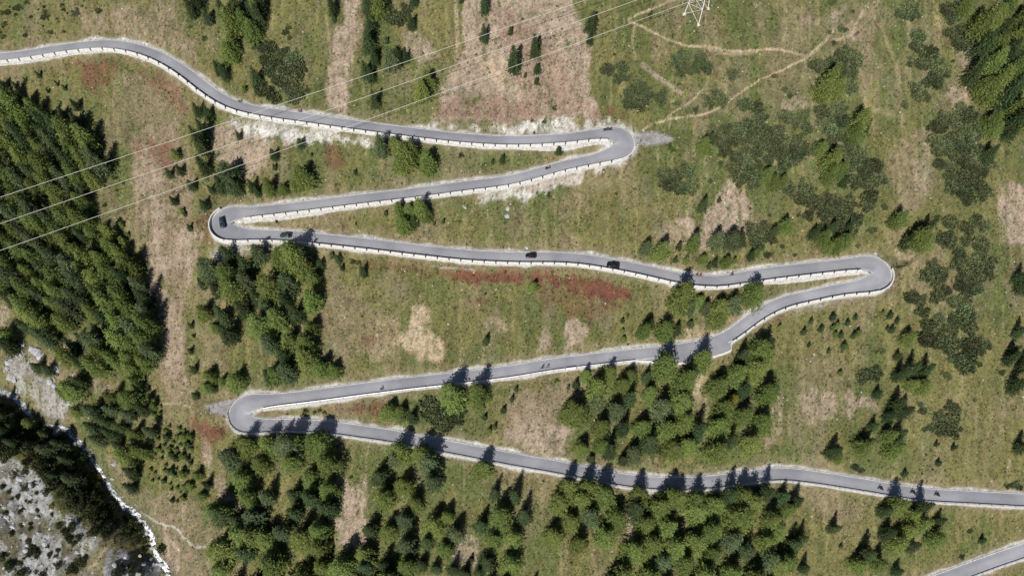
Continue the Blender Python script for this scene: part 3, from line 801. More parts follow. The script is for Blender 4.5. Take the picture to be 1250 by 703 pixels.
def stone_mesh(n):
    x, y = sample_cells(n)
    lum = interp(LUM, x, y); rd = interp(np.minimum(RD, 30), x, y); sd = interp(SD, x, y)
    p = 0.06 + 0.5 * sstep(0.2, 0.42, lum) + 0.8 * sstep(3, 1, sd)
    keep = (rd > 0.35) & (rng.random(n) < p) & ~((rd < 1.2) & (rng.random(n) < 0.5))
    x, y = x[keep], y[keep]; n = len(x)
    z = ground(x, y)
    base = np.array([[1, 0, 0], [0, 1, 0], [-1, 0, 0], [0, -1, 0], [0, 0, 1], [0, 0, -1]], float)
    r = 0.14 + 0.34 * rng.random(n) ** 3
    a = rng.uniform(0, 6.28, n)
    V = np.repeat(base[None], n, 0) * rng.uniform(0.6, 1.3, (n, 6, 1)) * r[:, None, None]
    V[..., 2] *= 0.7
    ca, sa = np.cos(a)[:, None], np.sin(a)[:, None]
    vx = V[..., 0] * ca - V[..., 1] * sa; vy = V[..., 0] * sa + V[..., 1] * ca
    V[..., 0], V[..., 1] = vx + x[:, None], vy + y[:, None]
    V[..., 2] += z[:, None] + 0.03
    g = rng.uniform(0.15, 0.5, n)
    C = np.repeat((np.array([1.0, 0.97, 0.93])[None] * g[:, None])[:, None], 6, 1)
    fc = [(0, 1, 4), (1, 2, 4), (2, 3, 4), (3, 0, 4), (1, 0, 5), (2, 1, 5), (3, 2, 5), (0, 3, 5)]
    b = np.arange(n)[:, None] * 6
    F = np.concatenate([b + np.array([q]) for q in fc], 0)
    me = mesh_np('loose_stones', V.reshape(-1, 3), F, M['stone'])
    attr_color(me, 'albedo', C.reshape(-1, 3))
    return me
tag(link('loose_stones', stone_mesh(110000)), 'pale loose stones scattered over scree and bare soil', 'stones', kind='stuff')

# ---------------------------------------------------------------- plants: crowns made of many small needle sprays
def sprays(c, d, ln, wd, tone, rg, tilt=0.5):
    n = len(c)
    d = d / (np.linalg.norm(d, axis=1)[:, None] + 1e-9)
    up = np.array([0, 0, 1.0]) + tilt * rg.normal(size=(n, 3))
    s = np.cross(d, up); s /= np.linalg.norm(s, axis=1)[:, None] + 1e-9
    l = (ln / 2)[:, None]; w = (wd / 2)[:, None]
    V = np.stack([c - d * l, c + s * w + d * l * 0.25, c + d * l, c - s * w + d * l * 0.25], 1)
    F = np.arange(n * 4).reshape(n, 4)
    return V.reshape(-1, 3), F, np.repeat(tone, 4)

def conifer_mesh(name, seed, H, Rr, mat, droop, dens, fluffy, shape=0.85, low=0.10):
    rg = np.random.default_rng(seed)
    C, D, LN, WD, TN = [], [], [], [], []
    nw = int(17 * dens)
    lob = rg.uniform(0.72, 1.18, 10)
    for i in range(nw):
        u = (i + rg.uniform(-.35, .35)) / nw
        z = H * (low + (1 - low) * np.clip(u, 0, 1))
        rad = Rr * (1 - np.clip(u, 0, 1)) ** shape * rg.uniform(0.82, 1.12) + 0.12
        nb = max(4, int((6 + 7 * (1 - u)) * dens))
        a0 = rg.uniform(0, 6.28)
        for k in range(nb):
            a = a0 + 6.283 * (k + rg.uniform(-.3, .3)) / nb
            ln = rad * rg.uniform(0.68, 1.12) * lob[int(a / 6.283 * 9) % 9]
            ns = max(2, int(ln / 0.30))
            bt = rg.uniform(0.72, 1.22)
            dirh = np.array([math.cos(a), math.sin(a), 0])
            for q in range(ns):
                t = (q + 0.6) / ns
                p = dirh * ln * t + np.array([0, 0, z - droop * ln * t * t + 0.10 * ln * math.sin(3 * t)])
                for e in range(2 if fluffy < 0.5 else 3):
                    off = rg.normal(size=3) * (0.10 + fluffy * 0.22) * np.array([1, 1, 0.8])
                    C.append(p + off)
                    sd = rg.choice((-1, 1)) * rg.uniform(0.3, 1.0)
                    D.append(dirh + sd * np.array([-math.sin(a), math.cos(a), 0]) + np.array([0, 0, rg.uniform(-.45, .25) - droop * t]))
                    LN.append(rg.uniform(0.45, 0.85) * (0.75 + 0.3 * (1 - u))); WD.append(rg.uniform(0.16, 0.34))
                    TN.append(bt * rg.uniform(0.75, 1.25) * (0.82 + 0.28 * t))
    for q in range(int(14 * dens)):                       # leader
        C.append(np.array([0, 0, H * (0.95 + 0.06 * rg.random())])); D.append(np.array([rg.normal() * .3, rg.normal() * .3, 1.0]))
        LN.append(0.6); WD.append(0.2); TN.append(1.1)
    V, F, TT_ = sprays(np.array(C), np.array(D), np.array(LN), np.array(WD), np.array(TN), rg, 0.55)
    me = mesh_np(name, V, F, M[mat])
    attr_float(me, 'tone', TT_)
    return me

def dome_mesh(name, seed, Rr, H, mat, n, lobes, size=0.45, upright=0.6):
    rg = np.random.default_rng(seed)
    lc = [(0, 0, 0.75 * H, Rr * 0.62)]
    for k in range(lobes):
        a = 6.283 * k / lobes + rg.uniform(-.4, .4); q = Rr * rg.uniform(0.25, 0.85)
        lc.append((q * math.cos(a), q * math.sin(a), H * rg.uniform(0.35, 0.75), Rr * rg.uniform(0.20, 0.46)))
    C, D, LN, WD, TN = [], [], [], [], []
    for x, y, zt, r in lc:
        m = max(8, int(n * r * r / (Rr * Rr) / 1.2)); bt = rg.uniform(0.62, 1.3)
        for _ in range(m):
            v = rg.normal(size=3); v[2] = abs(v[2]); v /= np.linalg.norm(v)
            rr = rg.uniform(0.62, 1.05) if rg.random() < 0.8 else rg.uniform(0.2, 0.6)
            hh = max(zt, 0.3)
            C.append(np.array([x + v[0] * r * rr, y + v[1] * r * rr, 0.1 + v[2] * hh * rr])); D.append(v * (1 - upright) + np.array([0, 0, upright]) + 0.45 * rg.normal(size=3))
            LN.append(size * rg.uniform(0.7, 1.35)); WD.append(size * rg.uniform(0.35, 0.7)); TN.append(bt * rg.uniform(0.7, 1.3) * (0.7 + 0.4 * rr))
    V, F, TT_ = sprays(np.array(C), np.array(D), np.array(LN), np.array(WD), np.array(TN), rg, 1.2)
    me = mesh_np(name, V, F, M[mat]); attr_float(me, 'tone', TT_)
    return me

def trunk_mesh(seed, H, r):
    rg = np.random.default_rng(seed)
    rings = []
    for t in (-0.09, 0.0, 0.06, 0.25, 0.5, 0.75, 0.97):
        rr = r * (1.35 if t <= 0 else 1.0) * (1 - 0.93 * max(t, 0)) + 0.01
        ox, oy = (rg.normal(size=2) * 0.05 * H * 0.06 if t > 0.05 else (0, 0))
        rings.append([(ox + rr * math.cos(a), oy + rr * math.sin(a), t * H) for a in np.arange(7) * 6.283 / 7])
    mb = MB().rings(rings)
    for k in range(10):                                   # a few bare limbs
        z = H * rg.uniform(0.12, 0.8); a = rg.uniform(0, 6.28); l = r * 9 * (1 - z / H) + 0.4
        mb.tube((0, 0, z), (l * math.cos(a), l * math.sin(a), z - 0.08 * l), r * 0.22 * (1 - 0.6 * z / H), 0.015, 4)
    return mb.data('trunk', M['bark'], True)

H0 = 12.0
TREE = {'larch': [conifer_mesh('larch_crown', 100 + k, H0, 3.9, 'leaf_larch', 0.05, 1.12, 0.8, 0.62, 0.08) for k in range(7)],
        'spruce': [conifer_mesh('spruce_crown', 200 + k, H0, 3.1, 'leaf_spruce', 0.22, 1.2, 0.3, 0.72, 0.04) for k in range(7)],
        'pine': [conifer_mesh('stone_pine_crown', 250 + k, H0, 3.5, 'leaf_stone', 0.0, 1.1, 0.55, 0.50, 0.06) for k in range(5)],
        'yellow': [conifer_mesh('yellow_crown', 300, H0, 3.1, 'leaf_yellow', 0.05, 1.0, 0.75, 0.72, 0.10)]}
TRUNK = {'larch': [trunk_mesh(500 + k, H0, 0.20) for k in range(3)], 'spruce': [trunk_mesh(510 + k, H0, 0.19) for k in range(3)]}
TRUNK['yellow'] = TRUNK['larch']; TRUNK['pine'] = TRUNK['spruce']
BUSH = {'pine': [dome_mesh('dwarf_pine', 400 + k, 2.0, 1.25, 'leaf_pine', 1000, 13, 0.40, 0.6) for k in range(8)],
        'alder': [dome_mesh('alder_bush', 420 + k, 2.2, 3.0, 'leaf_alder', 620, 6, 0.50, 0.2) for k in range(5)],
        'shrub': [dome_mesh('green_shrub', 440 + k, 1.5, 1.3, 'leaf_shrub', 380, 5, 0.40, 0.35) for k in range(5)],
        'gold': [dome_mesh('yellow_bush', 460 + k, 1.8, 2.2, 'leaf_yellow', 420, 5, 0.45, 0.25) for k in range(2)]}
YOUNG = [conifer_mesh('young_spruce_crown', 600 + k, 4.0, 1.15, 'leaf_spruce', 0.12, 0.85, 0.3, 0.8, 0.02) for k in range(4)]
YOUNGL = [conifer_mesh('young_larch_crown', 620 + k, 4.0, 1.25, 'leaf_larch', 0.05, 0.85, 0.6, 0.75, 0.04) for k in range(3)]
YTRUNK = trunk_mesh(530, 4.0, 0.07)
KINDNAME = {'larch': 'larch_tree', 'spruce': 'spruce_tree', 'pine': 'stone_pine_tree', 'yellow': 'larch_tree'}
COLWORD = {'pine': 'grey green', 'larch': 'light green', 'spruce': 'dark green', 'yellow': 'yellowing'}

placed = []
WORD = {'larch': 'larch', 'yellow': 'larch', 'spruce': 'spruce', 'pine': 'stone pine'}
PLUR = {'larch': 'larches', 'yellow': 'larches', 'spruce': 'spruces', 'pine': 'stone pines'}
def plant_tree(px, py, h, kind, where, spread=1.0, at_base=False, label=None):
    """px,py: the middle of the crown in the photograph"""
    x, y, z = on_surface(px, py, ground, 0.0 if at_base else 0.42 * h)
    x, y, z = float(x), float(y), float(z)
    if interp(RD, np.array(x), np.array(y)) < 1.3:
        for _ in range(20):                               # keep roots off the carriageway: step downhill
            y -= 0.4
            if interp(RD, np.array(x), np.array(y)) > 1.4: break
        z = float(ground(np.array(x), np.array(y)))
    placed.append((x, y))
    if h < 4.2 and kind != 'yellow':
        k = 'young_larch' if kind == 'larch' else 'young_spruce'
        lab = label or f"young {'light' if kind == 'larch' else 'dark'} green {'larch' if kind == 'larch' else 'spruce'} {where}"
        o = thing(k, lab, 'tree', (x, y, z), rnd.uniform(0, 6.28), f"young {'larches' if kind == 'larch' else 'spruces'} {where}"[:70])
        s = h / 4.0
        w = s * rnd.uniform(0.85, 1.2) * spread
        link('trunk', YTRUNK, o, scale=(w, w, s)); link('crown', rnd.choice(YOUNGL if kind == 'larch' else YOUNG), o, scale=(w, w, s))
        return o
    h *= 1.17
    wv_ = rnd.uniform(0.86, 1.18)
    size = ('very tall' if h >= 13.2 else 'tall' if h >= 11 else 'mid sized' if h >= 7.5 else 'small') + (' broad' if wv_ > 1.06 else ' slender' if wv_ < 0.96 else '')
    lab = label or f"{size} {COLWORD[kind]} {WORD[kind]} {where}"
    o = thing(KINDNAME[kind], lab, 'tree', (x, y, z), rnd.uniform(0, 6.28), f"{PLUR[kind]} {where}"[:70])
    s = h / H0
    w = s ** 0.8 * wv_ * spread * 1.02
    o.rotation_euler[0] = rnd.gauss(0, 0.02); o.rotation_euler[1] = rnd.gauss(0, 0.02)
    link('trunk', rnd.choice(TRUNK[kind]), o, scale=(s, s, s)); link('crown', rnd.choice(TREE[kind]), o, scale=(w, w * rnd.uniform(.92, 1.08), s))
    return o
BUSHNAME = {'pine': ('dwarf_pine', 'grey green dwarf pine bush', 'shrub'), 'alder': ('alder_bush', 'dark green alder bush', 'shrub'),
            'shrub': ('leafy_shrub', 'low green shrub', 'shrub'), 'gold': ('yellow_bush', 'yellow autumn bush', 'shrub')}
def plant_bush(px, py, r, kind, where, label=None):
    x, y, z = [float(v) for v in on_surface(px, py, ground, 0.35 * r)]
    if interp(RD, np.array(x), np.array(y)) < 1.0 + 0.6 * r: return
    nm, words, cat = BUSHNAME[kind]
    o = link(nm, rnd.choice(BUSH[kind]), loc=(x, y, z - 0.12), rot=(math.atan(TT) * 0.6, 0, 0))
    o.rotation_mode = 'XYZ'
    s = r / {'pine': 2.0, 'alder': 2.2, 'shrub': 1.5, 'gold': 1.8}[kind]
    sx = s * rnd.uniform(.88, 1.15)
    o.scale = (sx if rnd.random() < .5 else -sx, s * rnd.uniform(.88, 1.15), s * rnd.uniform(.8, 1.2))
    sz = '' if kind in ('gold',) else 'broad ' if r > 2.5 else 'small ' if r < 1.5 else ''
    return tag(o, label or f"{sz}{words} {where}", cat, f"{words} group {where}"[:70])
def fill(poly, spacing, maker, gap=0.0, edge_noise=0.0):
    p = np.array(poly, float)
    pts = []
    area = 0.5 * abs(np.dot(p[:, 0], np.roll(p[:, 1], 1)) - np.dot(p[:, 1], np.roll(p[:, 0], 1)))
    for _ in range(int(area / spacing ** 2 * 30)):
        x, y = rnd.uniform(p[:, 0].min(), p[:, 0].max()), rnd.uniform(p[:, 1].min(), p[:, 1].max())
        if not in_poly(np.array([x]), np.array([y]), poly)[0]: continue
        if all((x - a) ** 2 + (y - b) ** 2 > spacing ** 2 for a, b in pts):
            pts.append((x, y))
    for x, y in pts:
        if rnd.random() >= gap: maker(x, y)
    return len(pts)
def pick(larch):
    k = rnd.random()
    return 'larch' if k < larch - 0.06 else 'pine' if k < larch + 0.14 else 'spruce'
def forest(poly, spacing, hmin, hmax, where, larch=0.6, gap=0.05, spread=1.0):
    fill(poly, spacing, lambda x, y: plant_tree(x, y, rnd.uniform(hmin, hmax), pick(larch), where, spread), gap)

# --- dense wood beside the gravel strip
W_LEFT = 'in the dense wood between stream and gravel strip'
forest([(-45, 112), (12, 118), (45, 128), (62, 150), (108, 170), (124, 185), (122, 212), (104, 240), (108, 268), (142, 285), (150, 318), (168, 330), (176, 360),
        (182, 400), (186, 435), (172, 470), (148, 462), (126, 440), (112, 462), (80, 440), (60, 425), (48, 398), (22, 372), (0, 360), (-45, 350)], 15.0, 8, 15, W_LEFT, 0.60, 0.04, 0.86)
forest([(112, 492), (140, 478), (176, 492), (190, 520), (178, 552), (160, 585), (168, 610), (158, 602), (140, 560), (110, 530)], 15, 7, 12, 'on the bank where the path meets the stream', 0.6, 0.05, 0.85)
for a in [(10, 422, 11, 'spruce'), (41, 404, 9, 'spruce'), (30, 398, 8, 'spruce'), (45, 448, 6, 'spruce'), (58, 452, 6, 'spruce'), (87, 476, 10, 'larch'), (97, 468, 9, 'spruce'), (6, 408, 8, 'larch'), (78, 480, 7, 'larch'), (92, 502, 5, 'larch')]:
    plant_tree(*a, 'among pale boulders by the stream')
for a in [(15, 122, 8), (32, 126, 8), (4, 104, 5), (18, 104, 3), (46, 91, 3.4), (69, 102, 2.4), (78, 107, 2.4), (58, 111, 2), (30, 97, 2), (92, 129, 5), (75, 139, 5), (92, 147, 6), (60, 141, 4), (80, 158, 5), (101, 172, 3), (8, 112, 4)]:
    plant_tree(*a, 'spruce', 'at the upper edge of the dense wood')
fill([(112, 290), (150, 268), (160, 300), (174, 310), (176, 345), (158, 325), (150, 300)], 9, lambda x, y: plant_tree(x, y, rnd.uniform(2.2, 4.1), 'larch', 'along the gravel strip edge', 1.2), 0.15)
fill([(125, 165), (148, 190), (152, 235), (140, 255), (120, 262), (112, 250), (128, 215)], 11, lambda x, y: plant_bush(x, y, rnd.uniform(0.7, 1.3), 'shrub', 'in the clearing beside the dense wood'), 0.3)
fill([(178, 470), (200, 500), (235, 528), (240, 585), (236, 610), (210, 612), (186, 590), (178, 555), (190, 520)], 6.4, lambda x, y: plant_tree(x, y, 1.5 + 2.6 * rnd.random() ** 1.6, 'larch' if rnd.random() < .75 else 'spruce', 'in the young growth beneath the gravel strip', 1.15), 0.42)
# --- dark bank across the stream, scree bushes
B1 = 'on the shady bank beside the stream'
fill([(-20, 492), (20, 496), (40, 512), (72, 532), (98, 560), (116, 592), (138, 622), (134, 648), (108, 634), (74, 608), (48, 578), (20, 556), (-20, 552)], 8.5, lambda x, y: plant_bush(x, y, rnd.uniform(1.7, 3.0), 'alder', B1), 0.03)
forest([(-20, 500), (30, 510), (80, 550), (100, 590), (60, 585), (20, 550), (-20, 545)], 17, 6, 9, B1, 0.15, 0.1, 0.9)
for x, y in [(45, 530), (50, 536), (88, 558), (92, 564), (112, 578), (120, 583), (62, 618), (70, 525), (10, 498), (98, 574)]: plant_bush(x, y, rnd.uniform(1.0, 1.7), 'gold', B1)
fill([(140, 628), (165, 632), (180, 660), (178, 672), (150, 665)], 8, lambda x, y: plant_bush(x, y, rnd.uniform(1.4, 2.2), 'alder' if rnd.random() < .4 else 'shrub', 'beside the stream path'), 0.05)
plant_bush(198, 669, 2.4, 'alder', '', 'round dark green bush at the stream edge beside bare soil')
B2 = 'growing on the white scree'
for x, y, r in [(79, 648, 2), (88, 640, 1.8), (72, 640, 1.6), (84, 656, 1.8), (95, 655, 1.6), (41, 671, 2), (34, 660, 1.6), (10, 689, 2.2), (2, 678, 2), (97, 687, 2), (88, 694, 2.2), (104, 680, 1.6), (120, 640, 2.4), (112, 650, 2), (128, 652, 2),
                (148, 692, 2.4), (160, 696, 2.2), (140, 700, 2), (172, 698, 1.8), (22, 605, 1.2), (10, 600, 1), (30, 596, 1.3), (45, 622, 1), (14, 650, 1.2), (26, 640, 1), (60, 676, 1.3), (70, 690, 1.5), (26, 700, 2), (52, 700, 1.7), (36, 645, 1), (6, 625, 1.2), (18, 575, 1.2), (40, 590, 1.5), (55, 600, 1.6), (30, 575, 1.6)] + [(rnd.uniform(0, 110), rnd.uniform(575, 702), rnd.uniform(0.5, 1.3)) for _ in range(40)]:
    plant_bush(x, y, r, 'alder', B2)
# --- top left
W_T = 'above the highest road run'
for a in [(232, 10, 10, 'spruce'), (240, 2, 8, 'spruce'), (253, 23, 6, 'pine'), (284, 31, 12, 'larch'), (298, 30, 10, 'larch'), (288, 8, 9, 'spruce'), (272, 14, 8, 'spruce'), (279, 66, 8, 'larch'), (284, 58, 7, 'larch'), (273, 89, 7, 'spruce'), (266, 84, 6, 'spruce'),
          (312, 95, 8, 'spruce'), (298, 109, 3, 'larch'), (315, 22, 10, 'spruce'), (316, 8, 9, 'spruce'), (308, 40, 8, 'larch'), (312, 110, 4, 'spruce'), (306, 18, 8, 'spruce')]:
    plant_tree(*a, W_T + ' near its long bend')
for a in [(406, 8, 8, 'spruce'), (407, 21, 4, 'spruce'), (449, 7, 10, 'spruce'), (462, 7, 10, 'larch'), (470, 4, 7, 'spruce'), (452, 34, 8, 'spruce'), (450, 54, 9, 'spruce'), (457, 71, 7, 'spruce'), (446, 87, 7, 'spruce'), (453, 92, 6, 'spruce'), (457, 123, 8, 'spruce'),
          (477, 74, 9, 'pine'), (486, 72, 7, 'spruce'), (495, 70, 5, 'spruce'), (472, 49, 3, 'spruce'), (502, 28, 6, 'spruce'), (516, 112, 9, 'larch'), (521, 100, 8, 'larch'), (504, 0, 6, 'spruce')]:
    plant_tree(*a, W_T + ' beside a bare gully')
for a in [(592, 6, 8), (591, 43, 7), (623, 38, 4), (626, 76, 11), (653, 59, 9), (655, 85, 4.4), (655, 99, 3), (641, 92, 2.2), (563, -2, 4), (722, 29, 8), (720, 48, 5)]:
    plant_tree(*a, 'spruce', 'on the bare pinkish slope under the power lines')
for x, y, r in [(677, 131, 1.3), (650, 147, 1.0), (664, 148, 1.1), (348, 38, 1.6), (352, 32, 1.4), (353, 45, 1.2), (8, 14, 1.5), (4, 30, 1.1), (3, 43, 1.3), (53, 19, 1.5), (60, 38, 1.2), (20, 8, 1.6), (92, 15, 1.5), (120, 12, 1.4), (30, 42, 1), (736, 60, .6), (250, 45, 1.3), (232, 32, 1)]:
    plant_bush(x, y, r, 'shrub' if x > 600 and y > 100 else 'pine', W_T)
for _ in range(26):
    plant_bush(rnd.uniform(0, 100), rnd.uniform(2, 44), rnd.uniform(0.5, 1.2), 'shrub', 'on the stony meadow over the highest run')
for _ in range(120):
    x, y = rnd.uniform(330, 1245), rnd.uniform(10, 690)
    plant_bush(x, y, rnd.uniform(0.4, 0.9), 'shrub', 'dotted over the open meadow')
plant_tree(794, 18, 3, 'spruce', '', label='tiny dark spruce beside the footpath near the pylon')
plant_tree(848, 80, 5, 'spruce', '', label='single spruce rising from a dwarf pine patch beneath the footpath')
# --- dwarf pine patches
def pines(poly, where, spacing=12.0): fill(poly, spacing, lambda x, y: plant_bush(x, y, rnd.uniform(2.6, 4.0), 'pine', where), 0.0)
pines([(310, 48), (325, 46), (352, 60), (363, 80), (374, 113), (366, 120), (330, 120), (316, 112), (330, 90), (318, 70)], 'just above the highest road run')
pines([(470, 12), (488, 5), (500, 12), (492, 22), (474, 26)], 'near the bare gully top')
pines([(731, 84), (748, 73), (760, 77), (760, 94), (735, 90)], 'beside the power line footpath')
pines([(764, 118), (783, 97), (814, 113), (810, 119), (784, 131), (767, 125)], 'in the broad patch above the first hairpin')
pines([(828, 68), (845, 65), (868, 70), (864, 86), (848, 92), (828, 86)], 'around a single spruce beneath the footpath')
pines([(887, 87), (895, 75), (903, 78), (901, 90), (892, 94)], 'in a small patch by the footpath', 10)
pines([(868, 118), (885, 114), (885, 123), (872, 127)], 'in a small patch by the footpath', 10)
pines([(909, 125), (926, 120), (925, 130), (910, 132)], 'in a small patch by the footpath', 10)
pines([(923, 136), (936, 135), (938, 140), (925, 142)], 'in a small patch by the footpath', 10)
for x, y, r in [(828, 124, 1.5), (840, 134, 1.6), (850, 133, 1.4), (1110, 77, 1.6), (1112, 70, 1.3), (1105, 127, 1.9), (1027, 33, 1.6), (1033, 35, 1.3), (1019, 51, 1.2), (1012, 38, 1.1), (1017, 0, 1.8), (945, 92, 1.1), (960, 108, 1.5), (965, 116, 1.3)]:
    plant_bush(x, y, r, 'pine', 'alone in the meadow around the footpath fork')
PU = ['in the thicket nearest the first hairpin', 'in the patch around bright larches by the path fork', 'below the bright larch pair by the path fork', 'in a squarish patch between thicket and path', 'along the top of the wide thicket', 'under the slanting larch of the wide thicket', 'in the dense heart of the wide thicket', 'in the curved lower arm of the wide thicket', 'in the pale patch of the wide thicket', 'in a small patch facing the grassy chute', 'beside the soil bowl', 'over the larch group above the third run']
for poly in [[(872, 158), (905, 150), (945, 158), (962, 166), (985, 185), (960, 205), (925, 220), (903, 220), (899, 203), (884, 185)],
             [(994, 76), (1025, 61), (1048, 60), (1046, 90), (1038, 110), (1030, 96), (1014, 88), (996, 88)],
             [(1002, 135), (1030, 122), (1038, 141), (1024, 160), (1008, 158)], [(958, 138), (984, 135), (990, 156), (962, 154)], [(930, 156), (965, 160), (990, 172), (985, 190), (940, 178)],
             [(1014, 164), (1040, 160), (1045, 180), (1020, 180)], [(994, 176), (1038, 180), (1072, 198), (1074, 226), (1062, 237), (1048, 232), (1034, 225), (1040, 200), (1008, 190)],
             [(930, 200), (961, 216), (980, 222), (1000, 234), (1012, 250), (998, 266), (982, 262), (978, 240), (945, 215)], [(1012, 242), (1042, 237), (1042, 257), (1016, 256)],
             [(1050, 242), (1070, 242), (1068, 254), (1055, 254)], [(917, 277), (936, 272), (942, 294), (927, 296)], [(1010, 272), (1050, 262), (1050, 274), (1030, 282)]]:
    pines(poly, PU.pop(0))
for a in [(1014, 98, 11, 'larch'), (1005, 112, 10, 'larch'), (1020, 110, 9, 'larch'), (1050, 150, 11, 'larch'), (1043, 164, 8, 'larch'), (1057, 156, 7, 'spruce'), (1016, 197, 10, 'larch'), (1012, 214, 9, 'larch'), (1024, 210, 8, 'larch'), (1030, 222, 6, 'spruce'), (1002, 182, 6, 'larch'),
          (943, 224, 7, 'larch'), (955, 222, 6, 'larch'), (937, 214, 6, 'larch'), (859, 180, 8, 'larch'), (868, 170, 5, 'spruce'), (1005, 292, 8, 'larch'), (1020, 300, 8, 'larch'), (1032, 294, 7, 'larch'), (1012, 303, 6, 'larch'), (1017, 277, 6, 'spruce'), (995, 285, 6, 'spruce'), (1036, 278, 6, 'spruce'), (959, 276, 7, 'larch'), (945, 282, 5, 'spruce')]:
    plant_tree(*a, 'standing in the wide dwarf pine thicket')
for x, y in [(822, 182), (818, 180), (879, 199), (868, 220), (1047, 299), (1078, 214), (1080, 252), (1068, 279), (1062, 280), (939, 310), (934, 310), (971, 310), (1145, 265), (1230, 185), (975, 262), (955, 300)]:
    plant_bush(x, y, rnd.uniform(1.0, 1.7), 'shrub' if x < 830 else 'pine', 'scattered between first and third hairpin')
plant_tree(878, 244, 2.6, 'spruce', '', label='tiny spruce on the bare soil beside a lone bigger spruce')
plant_tree(858, 251, 7, 'spruce', '', label='lone rounded spruce on the edge of the bare soil bowl')
pines([(804, 203), (810, 200), (825, 207), (850, 203), (853, 219), (840, 230), (825, 232), (809, 219)], 'in the compact round patch beneath the first hairpin', 10.5)
# --- right side
for a in [(1178, 10), (1199, 33), (1214, 23), (1232, 8), (1201, 59), (1224, 38), (1240, 51), (1212, 79), (1245, 69), (1232, 90), (1199, 107), (1219, 102), (1242, 107), (1240, 133), (1237, 154), (1247, 143), (1206, 113), (1247, 26), (1262, 40), (1265, 90), (1268, 130), (1262, 10), (1190, 90), (1228, 118), (1216, 60), (1228, 70)]:
    plant_tree(a[0], a[1], rnd.uniform(8, 14), 'larch' if rnd.random() < .68 else 'spruce', 'in the steep wood above the dwarf pines')
plant_tree(1210, 150, 8, 'larch', 'in the steep wood above the dwarf pines'); plant_tree(1214, 160, 7, 'larch', 'in the steep wood above the dwarf pines')
PR = ['at the top of the grassy chute', 'in the second patch down the grassy chute', 'in the long patch beside the grassy chute', 'at the edge of the steep wood, uppermost', 'at the edge of the steep wood beside bare soil', 'in the big patch under the steep wood', 'in the largest patch around a spiky spruce', 'in a narrow patch above the third hairpin', 'in a flat patch above the third hairpin', 'in the tall patch beside the third hairpin', 'in the patch touching the third hairpin', 'in the patch just under the third hairpin', 'in the wide patch under the third hairpin', 'in a small square patch on the meadow', 'in the winding patch on the meadow', 'in the single clump on the young tree meadow', 'in the clump on the meadow above the low road']
for poly in [[(1099, 10), (1114, 0), (1124, 15), (1109, 27)], [(1107, 49), (1119, 37), (1126, 46), (1119, 59)], [(1122, 66), (1141, 57), (1147, 77), (1156, 87), (1140, 102), (1134, 121), (1118, 110), (1122, 87)], [(1150, 10), (1174, 6), (1169, 24), (1156, 24)], [(1155, 37), (1184, 30), (1188, 50), (1166, 51)],
             [(1147, 142), (1172, 127), (1192, 140), (1198, 165), (1180, 178), (1142, 174)], [(1134, 180), (1153, 172), (1197, 180), (1214, 188), (1210, 237), (1186, 247), (1168, 233), (1150, 203)], [(1146, 275), (1164, 257), (1167, 290), (1151, 296)], [(1176, 266), (1208, 260), (1203, 274), (1181, 278)],
             [(1160, 292), (1200, 285), (1212, 301), (1210, 343), (1190, 350), (1171, 343), (1166, 310)], [(1126, 327), (1145, 320), (1158, 330), (1150, 348), (1131, 344)], [(1113, 361), (1129, 357), (1130, 384), (1116, 386)], [(1144, 360), (1152, 347), (1194, 347), (1188, 364), (1160, 370)], [(1168, 376), (1188, 374), (1188, 387), (1173, 385)],
             [(1146, 383), (1160, 380), (1178, 392), (1194, 410), (1205, 410), (1205, 417), (1184, 430), (1182, 446), (1168, 446), (1160, 424), (1145, 419), (1131, 414), (1126, 399)], [(1048, 455), (1063, 441), (1079, 447), (1072, 457), (1060, 461)], [(1147, 500), (1164, 494), (1173, 505), (1168, 521), (1147, 521)]]:
    pines(poly, PR.pop(0))
for x, y, r in [(1200, 428, 1.8), (1196, 443, 1.4), (1158, 458, 1.6), (1152, 455, 1.2), (1127, 500, 1.7), (1124, 492, 1.2), (1137, 520, 1.8), (1130, 523, 1.4), (1078, 427, 1.5), (1070, 428, 1.1), (1190, 487, 1.0), (1045, 569, 2.0), (1051, 572, 1.4), (1062, 579, 1), (1240, 590, 1.9), (1232, 591, 1.7), (1246, 594, 1.5), (1185, 647, 1.2), (1174, 678, 1.3), (1224, 454, 1.2), (1140, 270, 1.2)]:
    plant_bush(x, y, r, 'pine', 'scattered on the grassy slope by the low road')
for a in [(1099, 268, 8, 'larch'), (1093, 272, 6, 'larch'), (1122, 291, 10, 'larch'), (1128, 296, 8, 'larch'), (1132, 278, 8, 'spruce'), (1107, 295, 8, 'spruce'), (1118, 283, 6, 'spruce')]:
    plant_tree(*a, 'just above the third hairpin bend')
for a in [(1247, 339, 8), (1249, 350, 7), (1235, 436, 8), (1246, 405, 8), (1243, 470, 10), (1250, 446, 8), (1238, 428, 6), (1248, 545, 8)]:
    plant_tree(*a, 'spruce', 'at the far edge of the open meadow')
plant_tree(1208, 188, 8, 'spruce', '', label='spiky dark spruce rising out of the long dwarf pine thicket')
for a in [(952, 399), (991, 392), (982, 405), (1003, 401), (1017, 387), (1017, 400), (1027, 409), (1020, 408), (1035, 394), (1045, 387), (1043, 409), (988, 421), (1012, 428), (1031, 422), (1026, 455), (1078, 382), (1087, 385), (1084, 400), (1096, 391), (1023, 396), (1048, 406), (1090, 402)]:
    plant_tree(a[0], a[1], rnd.uniform(2.2, 3.9), 'spruce' if rnd.random() < .6 else 'larch', 'scattered on the meadow below the third hairpin')
